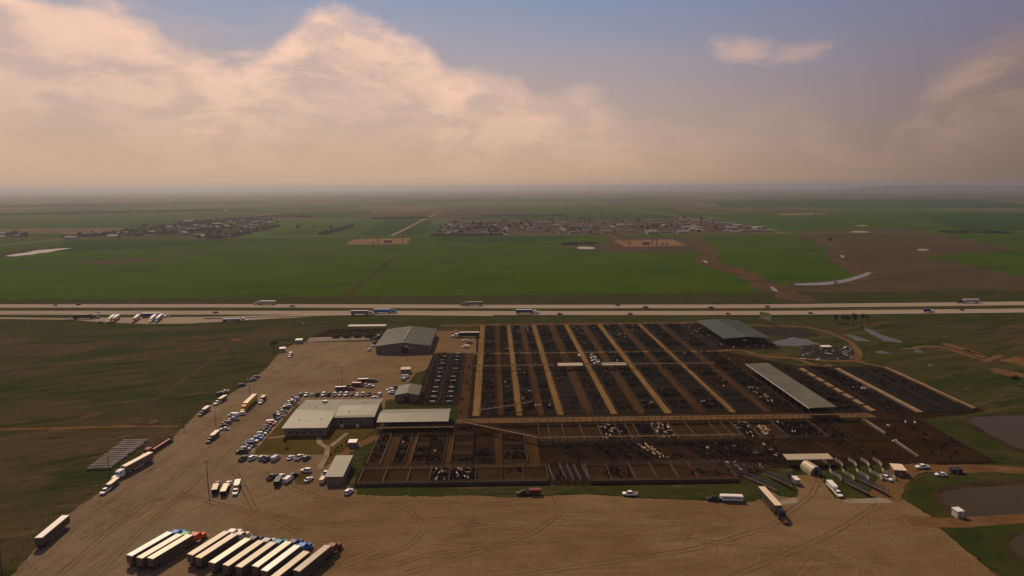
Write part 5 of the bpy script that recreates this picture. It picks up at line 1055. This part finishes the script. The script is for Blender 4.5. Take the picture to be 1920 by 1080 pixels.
# the far herds
def far_herd(items):
    import numpy as np
    order = ['black', 'white', 'red', 'tan', 'grey']; src = cow_mesh('cow_far', 'cow_black', False, True); nv = len(src.vertices); co = np.empty(nv * 3); src.vertices.foreach_get('co', co); co = co.reshape(-1, 3)
    faces = [tuple(p.vertices) for p in src.polygons]; V = []; Fs = []; M_ = []
    for i, (x, y, a, k, wh, s) in enumerate(items):
        c, sn = math.cos(a), math.sin(a); q = co * s; V.append(np.stack([q[:, 0] * c - q[:, 1] * sn + x, q[:, 0] * sn + q[:, 1] * c + y, q[:, 2] + .016], 1))
        Fs += [tuple(v + i * nv for v in f) for f in faces]; M_ += [order.index(k)] * len(faces)
    me = bpy.data.meshes.new('cattle_herd'); me.from_pydata(np.concatenate(V).tolist(), [], Fs)
    for k in order: me.materials.append(MATS['cow_' + k])
    me.polygons.foreach_set('material_index', M_); me.update(); bpy.data.meshes.remove(src)
    tag(link('cattle_herd', me), 'mostly black cattle crowding the pen columns further back', 'cattle', None, 'stuff')
far_herd(rest)

# ---------------------------------------------------------------- poles, lamps, billboard
def lamp_pole(label, p, h, heads=1, m='pole_steel', r=.16):
    t = thing('light_pole', label, 'light pole', (*p, 0), random.uniform(0, 3)); part('pole', MB().tube((0, 0, 0), (0, 0, h), r, r * .55), m, t); part('arm', MB().bar((-1.1, 0, h - .1), (1.1, 0, h - .1), .12), m, t)
    for s in (-1, 1)[:max(1, heads)]: part('lamp', MB().hull([(-.3, .35, .3, h - .3, h - .02, s * 1.0), (.3, .35, .3, h - .3, h - .02, s * 1.0)]), 'lamp', t)
def power_pole(label, p, h, group=None):
    t = thing('power_pole', label, 'power pole', (*p, 0), R(20), group); part('pole', MB().tube((0, 0, 0), (0, 0, h), .18, .11), 'post_wood', t); part('crossarm', MB().bar((-1.2, 0, h - .5), (1.2, 0, h - .5), .14), 'post_wood', t)
    part('insulator', MB().tube((-1.1, 0, h - .42), (-1.1, 0, h - .12), .07).tube((1.1, 0, h - .42), (1.1, 0, h - .12), .07), 'trim_white', t)
for l, q, h in (('tall lamp pole at the dock corner of the pasture', (570, 640), 15), ('tall lamp pole rising from the middle of the gravel lot by the grass island', (642, 722), 13), ('lamp pole beside the double parked cars', (405, 800), 9), ('lamp pole behind the yellow truck', (469, 741), 10), ('lamp pole standing in the east pasture', (1741, 727), 14), ('lamp pole at the catwalk between the sorting pens', (1316, 790), 11),
                ('lamp pole below the teal canopy on the dirt track', (1396, 660), 9), ('lamp pole by the metal barn front yard', (763, 676), 10), ('lamp pole beside the holding pens', (1008, 790), 9), ('lamp pole near the highway ditch above the pens', (1292, 612), 11), ('lamp pole at the mud pen wall', (1674, 866), 10)): lamp_pole(l, G(*q), h, 2)
for l, q, h in (('bare wooden pole beside the parked pickups on the open lot', (391, 921), 13), ('wooden pole beside the stacked bunks at the lot edge', (206, 898), 10), ('wooden pole at the lower west corner of the lot', (4, 1073), 9), ('wooden pole at the farm track gate', (345, 803), 8), ('lone wooden pole in the brown field beyond the highway', (1690, 535), 14)): power_pole(l, G(*q), h)
bx_, by_ = G(1436, 607)
t = thing('billboard', 'V shaped billboard with lime panels between the canopy and the highway', 'billboard', (bx_, by_, 0), R(104))
for x in (-4, 0, 4): part('post', MB().tube((x, 0, 0), (x, 0, 6), .2), 'pole_steel', t)
for s, m_ in ((-1, 'panel_lime'), (1, 'panel_lime')):
    a_ = Vector((-6, s * .3, 0)); b_ = Vector((6, s * 2.4, 0)); part('panel', MB().bar((a_.x, a_.y, 8.0), (b_.x, b_.y, 8.0), .2, 0, 4.2), m_, t)
    part('lower_panel', MB().bar((a_.x, a_.y, 4.6), (b_.x, b_.y, 4.6), .2, 0, 1.6), 'panel_pale', t)
part('walkway', MB().box(-6, 6, -1.6, -.4, 3.5, 3.6), 'pole_steel', t)
# stacked concrete bunks at the pasture edge
c00, c10, c11, c01 = [Vector(G(*q)) for q in ((162, 881), (208, 879), (276, 829), (230, 829))]
for i in range(14):
    a_ = c00.lerp(c01, i / 13); b_ = c10.lerp(c11, i / 13); d = (b_ - a_); ang = math.atan2(d.y, d.x); mid = (a_ + b_) / 2
    t = thing('stacked_bunk', 'pale edged concrete bunk, one of a long stack on the pasture', 'concrete bunk', (mid.x + random.uniform(-.5, .5), mid.y + random.uniform(-.2, .2), 0), ang + random.uniform(-.02, .02), 'bunks stacked on the pasture'); L = d.length / 2
    part('trough_wall', MB().box(-L, L, .34, .58, 0, 1.0), 'bunk_edge', t); part('trough_wall', MB().box(-L, L, -.44, -.34, 0, .7), 'concrete', t); part('floor', MB().box(-L, L, -.29, .29, .05, .3), 'chassis', t)
# scrap among the east pasture
for i in range(34):
    x, y = G(random.uniform(1500, 1605), random.uniform(652, 676)); rz = random.uniform(0, 3.1)
    L = random.uniform(1.5, 5); t = thing('scrap_pile', 'heap of scrap metal and old panels in the scrap yard', 'scrap', (x, y, .02), rz, 'scrap in the east yard')
    b = MB()
    for k in range(3): b.bar((-L / 2, k * .5 - .5, .2 + .1 * k), (L / 2, k * .45 - .4, .3 + random.uniform(0, .9)), random.uniform(.15, .6), 0, .12)
    part('panel', b, random.choice(('junk_grey', 'trim_white', 'chassis', 'tank_paint', 'junk_grey')), t)
# ---------------------------------------------------------------- trees
def bare_tree(name, seed, h, spread, leaf=None, nleaf=500, big=1.0):
    """trunk with forking limbs; crown of fine twigs or small leaf faces"""
    rd = random.Random(seed); tk = MB(); tips = []
    def limb(p, d, L, r, lv):
        q = p + d * L; tk.tube(p, q, r, r * .6, 5)
        if lv == 0: tips.append((p, q)); return
        for _ in range(3 if lv > 1 else 4):
            e = (d + Vector((rd.uniform(-1, 1), rd.uniform(-1, 1), rd.uniform(-.25, .6))) * spread).normalized(); limb(q.lerp(p, rd.uniform(0, .35)), e, L * rd.uniform(.6, .85), r * .55, lv - 1)
    limb(Vector((0, 0, 0)), Vector((rd.uniform(-.1, .1), rd.uniform(-.1, .1), 1)).normalized(), h * .34, h * .03, 3)
    cr = MB()
    for i in range(nleaf):
        p, q = rd.choice(tips); c = p.lerp(q, rd.random()) + Vector((rd.gauss(0, .05), rd.gauss(0, .05), rd.gauss(0, .05))) * h
        u = Vector((rd.gauss(0, 1), rd.gauss(0, 1), rd.gauss(0, 1))).normalized(); v = u.orthogonal().normalized(); s = big * h * (rd.uniform(.018, .04) if leaf else rd.uniform(.04, .08)); w_ = s if leaf else h * .006
        cr.quad([c - u * s - v * w_, c + u * s - v * w_, c + u * s + v * w_, c - u * s + v * w_])
    return tk.mesh(name + '_trunk', 'bark'), cr.mesh(name + '_crown', leaf or 'twig')
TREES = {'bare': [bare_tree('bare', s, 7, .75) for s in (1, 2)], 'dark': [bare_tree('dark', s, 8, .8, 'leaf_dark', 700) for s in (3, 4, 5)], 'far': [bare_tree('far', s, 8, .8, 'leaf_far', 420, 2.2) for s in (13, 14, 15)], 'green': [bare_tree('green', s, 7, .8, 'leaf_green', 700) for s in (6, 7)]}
def tree(kind, p, s, label, group=None, name=None):
    t = thing(name or {'bare': 'bare_tree', 'dark': 'shade_tree', 'far': 'shade_tree', 'green': 'shade_tree'}[kind], label, 'tree', (*p, 0), random.uniform(0, 6), group); t.scale = (s, s, s); a, b = random.choice(TREES[kind]); link('trunk', a, t); link('crown', b, t)
tree('bare', G(513, 659), 1.3, 'bare grey tree at the corner of lot and pasture'); tree('bare', G(537, 837), .75, 'small bare tree on the lawn in front of the office'); tree('bare', G(480, 847), .6, 'low bare shrub at the lawn corner'); tree('bare', G(515, 790), .7, 'small bare tree on the lawn west of the office')
for k, q in enumerate(((650, 835), (640, 840), (634, 845), (628, 852), (622, 857))): tree('green', G(*q), .32, 'small clipped shrub in the planting strip by the walk', 'shrubs along the office walk', 'shrub')
for k, q in enumerate(((1568, 606), (1580, 604), (1592, 606), (1604, 603), (1616, 605), (1626, 602), (1586, 608), (1600, 609))): tree('bare', G(*q), random.uniform(.9, 1.4), 'bare thicket tree by the creek below the highway', 'thicket by the creek')
for q, s, l in (((1566, 536), .9, 'dark small tree at the edge of the crescent pond'), ((1556, 456), 1.6, 'bare tree over the winding creek in the brown field'), ((560, 432), 2.2, 'lone tree in the wheat beyond the section road'), ((588, 430), 1.6, 'small lone tree in the far wheat'), ((620, 432), 2.2, 'tree at the end of the hedge beside the far lane'), ((1904, 722), 1.0, 'scrubby tree on the eroded clay bank'), ((1895, 720), .8, 'small shrub on the eroded clay bank')): tree('bare' if s < 1.2 else 'dark', G(*q), s, l)
# village with trees on the left, beyond the wheat
rv = random.Random(11)
def inside(poly, x, y):
    c = False; n = len(poly)
    for i in range(n):
        (x0, y0), (x1, y1) = poly[i], poly[(i + 1) % n]
        if (y0 > y) != (y1 > y) and x < (x1 - x0) * (y - y0) / (y1 - y0) + x0: c = not c
    return c
HM = {}
def house_meshes(kind):
    if kind in HM: return HM[kind]
    w, d, h, rg = {'long': (26, 8, 3.2, 5.2), 'square': (15, 12, 3.4, 6.0), 'mobile': (20, 5.5, 3.2, 4.1), 'shop': (28, 16, 5, 7)}[kind]; X, Y = w / 2, d / 2
    wl = MB(); wl.v = [(-X, -Y, 0), (X, -Y, 0), (X, Y, 0), (-X, Y, 0), (-X, -Y, h), (X, -Y, h), (X, Y, h), (-X, Y, h), (-X, 0, rg - .1), (X, 0, rg - .1)]; wl.f = [(0, 1, 5, 4), (2, 3, 7, 6), (1, 2, 6, 9, 5), (3, 0, 4, 8, 7)]; wl.mi = [0] * 4
    rf = MB(); o_ = .6
    rf.v = [(-X - o_, -Y - o_, h - .25), (X + o_, -Y - o_, h - .25), (X + o_, 0, rg), (-X - o_, 0, rg), (X + o_, Y + o_, h - .25), (-X - o_, Y + o_, h - .25)]; rf.f = [(0, 1, 2, 3), (3, 2, 4, 5)]; rf.mi = [0, 0]
    wn = []
    for k in range(int(w / 6)): x = -X + 3 + k * 6; wn.append(MB().box(x - .8, x + .8, -Y - .06, -Y + .04, 1, 2.3).mesh('window', 'glass'))
    dr = MB().box(-1.0 + 1.6, 1.6 + .2, -Y - .07, -Y + .04, 0, 2.2).mesh('door', 'door_paint')
    HM[kind] = (wl.mesh('wall', 'siding_cream'), rf.mesh('roof', 'shingle_grey'), wn, dr); return HM[kind]
def house(p, kind, siding, roof, rz, label, group):
    wl, rf, wn, dr = house_meshes(kind); t = thing('house' if kind != 'shop' else 'metal_workshop', label, 'house' if kind != 'shop' else 'building', (*p, 0), rz, group)
    paint(link('wall', wl, t), siding); paint(link('roof', rf, t), roof); link('door', dr, t)
    for w_ in wn: link('window', w_, t)
KN = {'long': 'long low house', 'square': 'square house', 'mobile': 'mobile home', 'shop': 'metal workshop'}
def settle(poly, n, kinds, roofs, where, group, gap=26):
    P_ = px(poly); xs = [p[0] for p in P_]; ys = [p[1] for p in P_]; spots = []; tries = 0
    while len(spots) < n and tries < 6000:
        tries += 1; x = rv.uniform(min(xs), max(xs)); y = rv.uniform(min(ys), max(ys))
        if inside(P_, x, y) and all((x - a) ** 2 + (y - b) ** 2 > gap * gap for a, b in spots): spots.append((x, y))
    for x, y in spots:
        k = rv.choice(kinds); r_ = rv.choice(roofs); s_ = rv.choice(('brick', 'cream', 'white', 'grey'))
        house((x, y), k, 'siding_' + s_, 'shingle_' + r_, R(rv.choice((0, 0, 90, 5))), '%s roofed %s with %s walls %s' % (r_, KN[k], s_, where), group)
    return spots
settle([(810, 441), (848, 416), (1010, 416), (1010, 441)], 52, ['long', 'square', 'square', 'mobile'], ['grey', 'dark', 'brown', 'grey', 'pale'], 'in the housing tract west end', 'houses in the tract beyond the wheat', 24)
settle([(1015, 441), (1015, 416), (1230, 412), (1290, 438)], 52, ['long', 'square', 'mobile', 'shop'], ['grey', 'dark', 'brown', 'pale'], 'in the open housing tract middle', 'houses in the tract beyond the wheat', 30)
settle([(1235, 413), (1325, 411), (1455, 436), (1295, 438)], 40, ['long', 'square', 'mobile', 'shop'], ['grey', 'pale', 'pale', 'brown'], 'by the diagonal tract road', 'houses in the tract beyond the wheat', 30)
settle([(110, 447), (300, 422), (400, 414), (500, 414), (520, 424), (420, 447)], 44, ['long', 'square', 'shop', 'mobile'], ['grey', 'dark', 'pale', 'pale', 'grey'], 'among far village trees', 'houses in the far village', 40)
settle([(0, 447), (0, 440), (60, 438), (52, 446)], 5, ['long', 'shop'], ['pale', 'grey'], 'at the junction west of the far village', 'houses at the west junction', 30)
for q, r_, l in (((322, 428), 'pale', 'long pale roofed shop building in the far village'), ((1280, 437), 'pale', 'bright roofed metal workshop on the section road'), ((1220, 436), 'pale', 'pale workshop block on the section road'), ((1118, 404), 'red', 'long red roofed barn beyond the housing tract'), ((135, 448), 'pale', 'pale roofed farm building on the section road'), ((355, 416), 'pale', 'long pale shed behind the far village'), ((1420, 429), 'pale', 'long pale roofed shed beside the diagonal road'), ((440, 394), 'pale', 'pale farm shed far beyond the village'), ((424, 396), 'pale', 'long farm shed far beyond the village'), ((110, 381), 'pale', 'white farm buildings near the hazy horizon')):
    house(G(*q), 'shop', 'siding_white', 'shingle_' + r_, 0, l, None)
for poly, n_, l, g_ in (([(110, 448), (160, 436), (300, 420), (410, 412), (500, 411), (530, 424), (420, 449)], 130, 'dark tree among the houses of the far village', 'trees in the far village'), ([(805, 442), (840, 418), (1000, 418), (1000, 442)], 70, 'dark tree in the gardens of the housing tract', 'trees in the housing tract'), ([(1000, 442), (1000, 416), (1320, 410), (1455, 436)], 45, 'small dark tree in the open part of the housing tract', 'trees in the open tract'), ([(0, 448), (0, 442), (60, 440), (56, 447)], 16, 'dark tree at the junction west of the village', 'trees at the west junction')):
    P_ = px(poly); xs = [p[0] for p in P_]; ys = [p[1] for p in P_]; k = 0
    while k < n_:
        x = rv.uniform(min(xs), max(xs)); y = rv.uniform(min(ys), max(ys))
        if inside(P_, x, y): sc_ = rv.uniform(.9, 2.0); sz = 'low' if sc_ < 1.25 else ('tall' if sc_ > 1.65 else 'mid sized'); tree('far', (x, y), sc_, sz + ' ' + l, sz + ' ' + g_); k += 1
for pts_ in ([(836, 442), (850, 424)], [(946, 441), (951, 420)], [(1060, 433), (1042, 420)], [(1160, 430), (1140, 420)], [(1320, 432), (1290, 418)]): strip('tract_street', px(pts_), 12, 'gravel_road', .03, 30, .6)
# hedgerows that read as one dark line far away
def hedge(pts_, n, wd, h, seed):
    rd = random.Random(seed); P_ = [Vector((*G(*q), 0)) for q in pts_]; b = MB()
    for i in range(n):
        s = rd.random() * (len(P_) - 1); k = int(s); c = P_[k].lerp(P_[k + 1], s - k) + Vector((rd.gauss(0, wd), rd.gauss(0, wd), 0)); c.z = rd.uniform(.5, h) * rd.uniform(.5, 1)
        u = Vector((rd.gauss(0, 1), rd.gauss(0, 1), rd.gauss(0, 1))).normalized(); v = u.orthogonal().normalized(); sz = rd.uniform(1.2, 2.8); b.quad([c - u * sz - v * sz, c + u * sz - v * sz, c + u * sz + v * sz, c - u * sz + v * sz])
    tag(link('hedgerow', b.mesh('hedgerow', 'leaf_dark')), 'dark line of trees between the far fields', 'hedgerow', None, 'stuff')
for i, (pts_, n_, wd, h) in enumerate((([(-60, 405), (120, 401), (300, 397), (480, 394)], 2600, 14, 9), ([(700, 411), (760, 410), (800, 409)], 700, 8, 8), ([(780, 378), (900, 376)], 1200, 40, 12), ([(600, 440), (640, 431), (660, 424)], 700, 5, 6), ([(900, 405), (1000, 406), (1060, 404)], 500, 10, 7), ([(1770, 436), (1850, 436), (1890, 437)], 700, 7, 4), ([(430, 412), (520, 406), (580, 408)], 600, 12, 8), ([(1060, 459), (1110, 457)], 260, 6, 3), ([(0, 388), (260, 384), (500, 380)], 2600, 60, 14), ([(1400, 377), (1700, 374), (1900, 376)], 1500, 60, 12), ([(500, 372), (760, 369), (1100, 366)], 1800, 130, 16), ([(120, 446), (190, 441), (260, 432)], 500, 7, 6), ([(300, 428), (360, 420), (430, 414), (510, 413)], 700, 12, 7), ([(400, 448), (450, 441), (520, 425)], 600, 8, 7), ([(260, 442), (330, 436), (400, 430)], 500, 9, 6), ([(812, 442), (880, 442), (940, 441)], 350, 6, 5), ([(858, 429), (930, 428)], 250, 6, 5))): hedge(pts_, n_, wd, h, 40 + i)
# well pads: tanks, stacks, equipment
def well(pts_, where):
    for q, kind in pts_:
        x, y = G(*q)
        if kind == 'tank':
            t = thing('storage_tank', 'dark storage tank battery on the %s' % where, 'tank', (x, y, 0), 0, 'tanks on the ' + where); part('shell', MB().tube((0, 0, 0), (0, 0, 6), 2.6, n=14), 'tank_paint', t); part('lid', MB().tube((0, 0, 6.02), (0, 0, 6.5), 2.65, .4, 14), 'tank_paint', t)
        elif kind == 'stack':
            t = thing('flare_stack', 'tall dark vertical separator tower on the %s' % where, 'tower', (x, y, 0), 0, 'towers on the ' + where); part('shaft', MB().tube((0, 0, 0), (0, 0, 17), 1.0, n=10), 'tank_paint', t); part('base', MB().tube((0, 0, 0), (0, 0, 1.2), 1.6, n=10), 'concrete', t)
        else:
            t = thing('pump_skid', 'low equipment skid on the %s' % where, 'equipment', (x, y, 0), 0, 'skids on the ' + where); part('skid', MB().box(-4, 4, -1.5, 1.5, 0, .5), 'chassis', t); part('housing', MB().box(-3, 2, -1.2, 1.2, .52, 3), 'junk_grey', t)
well((((755, 454), 'stack'), ((709, 455), 'stack'), ((722, 455), 'tank'), ((727, 455), 'tank'), ((732, 455), 'tank'), ((700, 455), 'skid')), 'western well pad'); well((((1180, 460), 'stack'), ((1223, 459), 'stack'), ((1231, 459), 'stack'), ((1206, 459), 'tank'), ((1211, 459), 'tank'), ((1216, 459), 'tank'), ((1242, 458), 'skid'), ((1250, 458), 'skid')), 'eastern well pad'); well((((1528, 402), 'tank'), ((1533, 402), 'tank'), ((1510, 402), 'skid')), 'far well pad')
# ---------------------------------------------------------------- haze
b = MB().box(-60500, 60500, -3500, 60500, -2.0, 172)
hz = tag(link('haze', b.mesh('haze', 'pipe')), 'thin dusty haze over the plain', 'haze', None, 'stuff'); hz.data.materials.clear()
hm = bpy.data.materials.new('haze'); hm.use_nodes = True; ht = hm.node_tree; ht.nodes.clear()
pv = ht.nodes.new('ShaderNodeVolumePrincipled'); pv.inputs['Color'].default_value = (.54, .55, .60, 1); pv.inputs['Density'].default_value = 9.0e-5; pv.inputs['Anisotropy'].default_value = .5
mo = ht.nodes.new('ShaderNodeOutputMaterial'); ht.links.new(pv.outputs[0], mo.inputs['Volume']); hz.data.materials.append(hm)
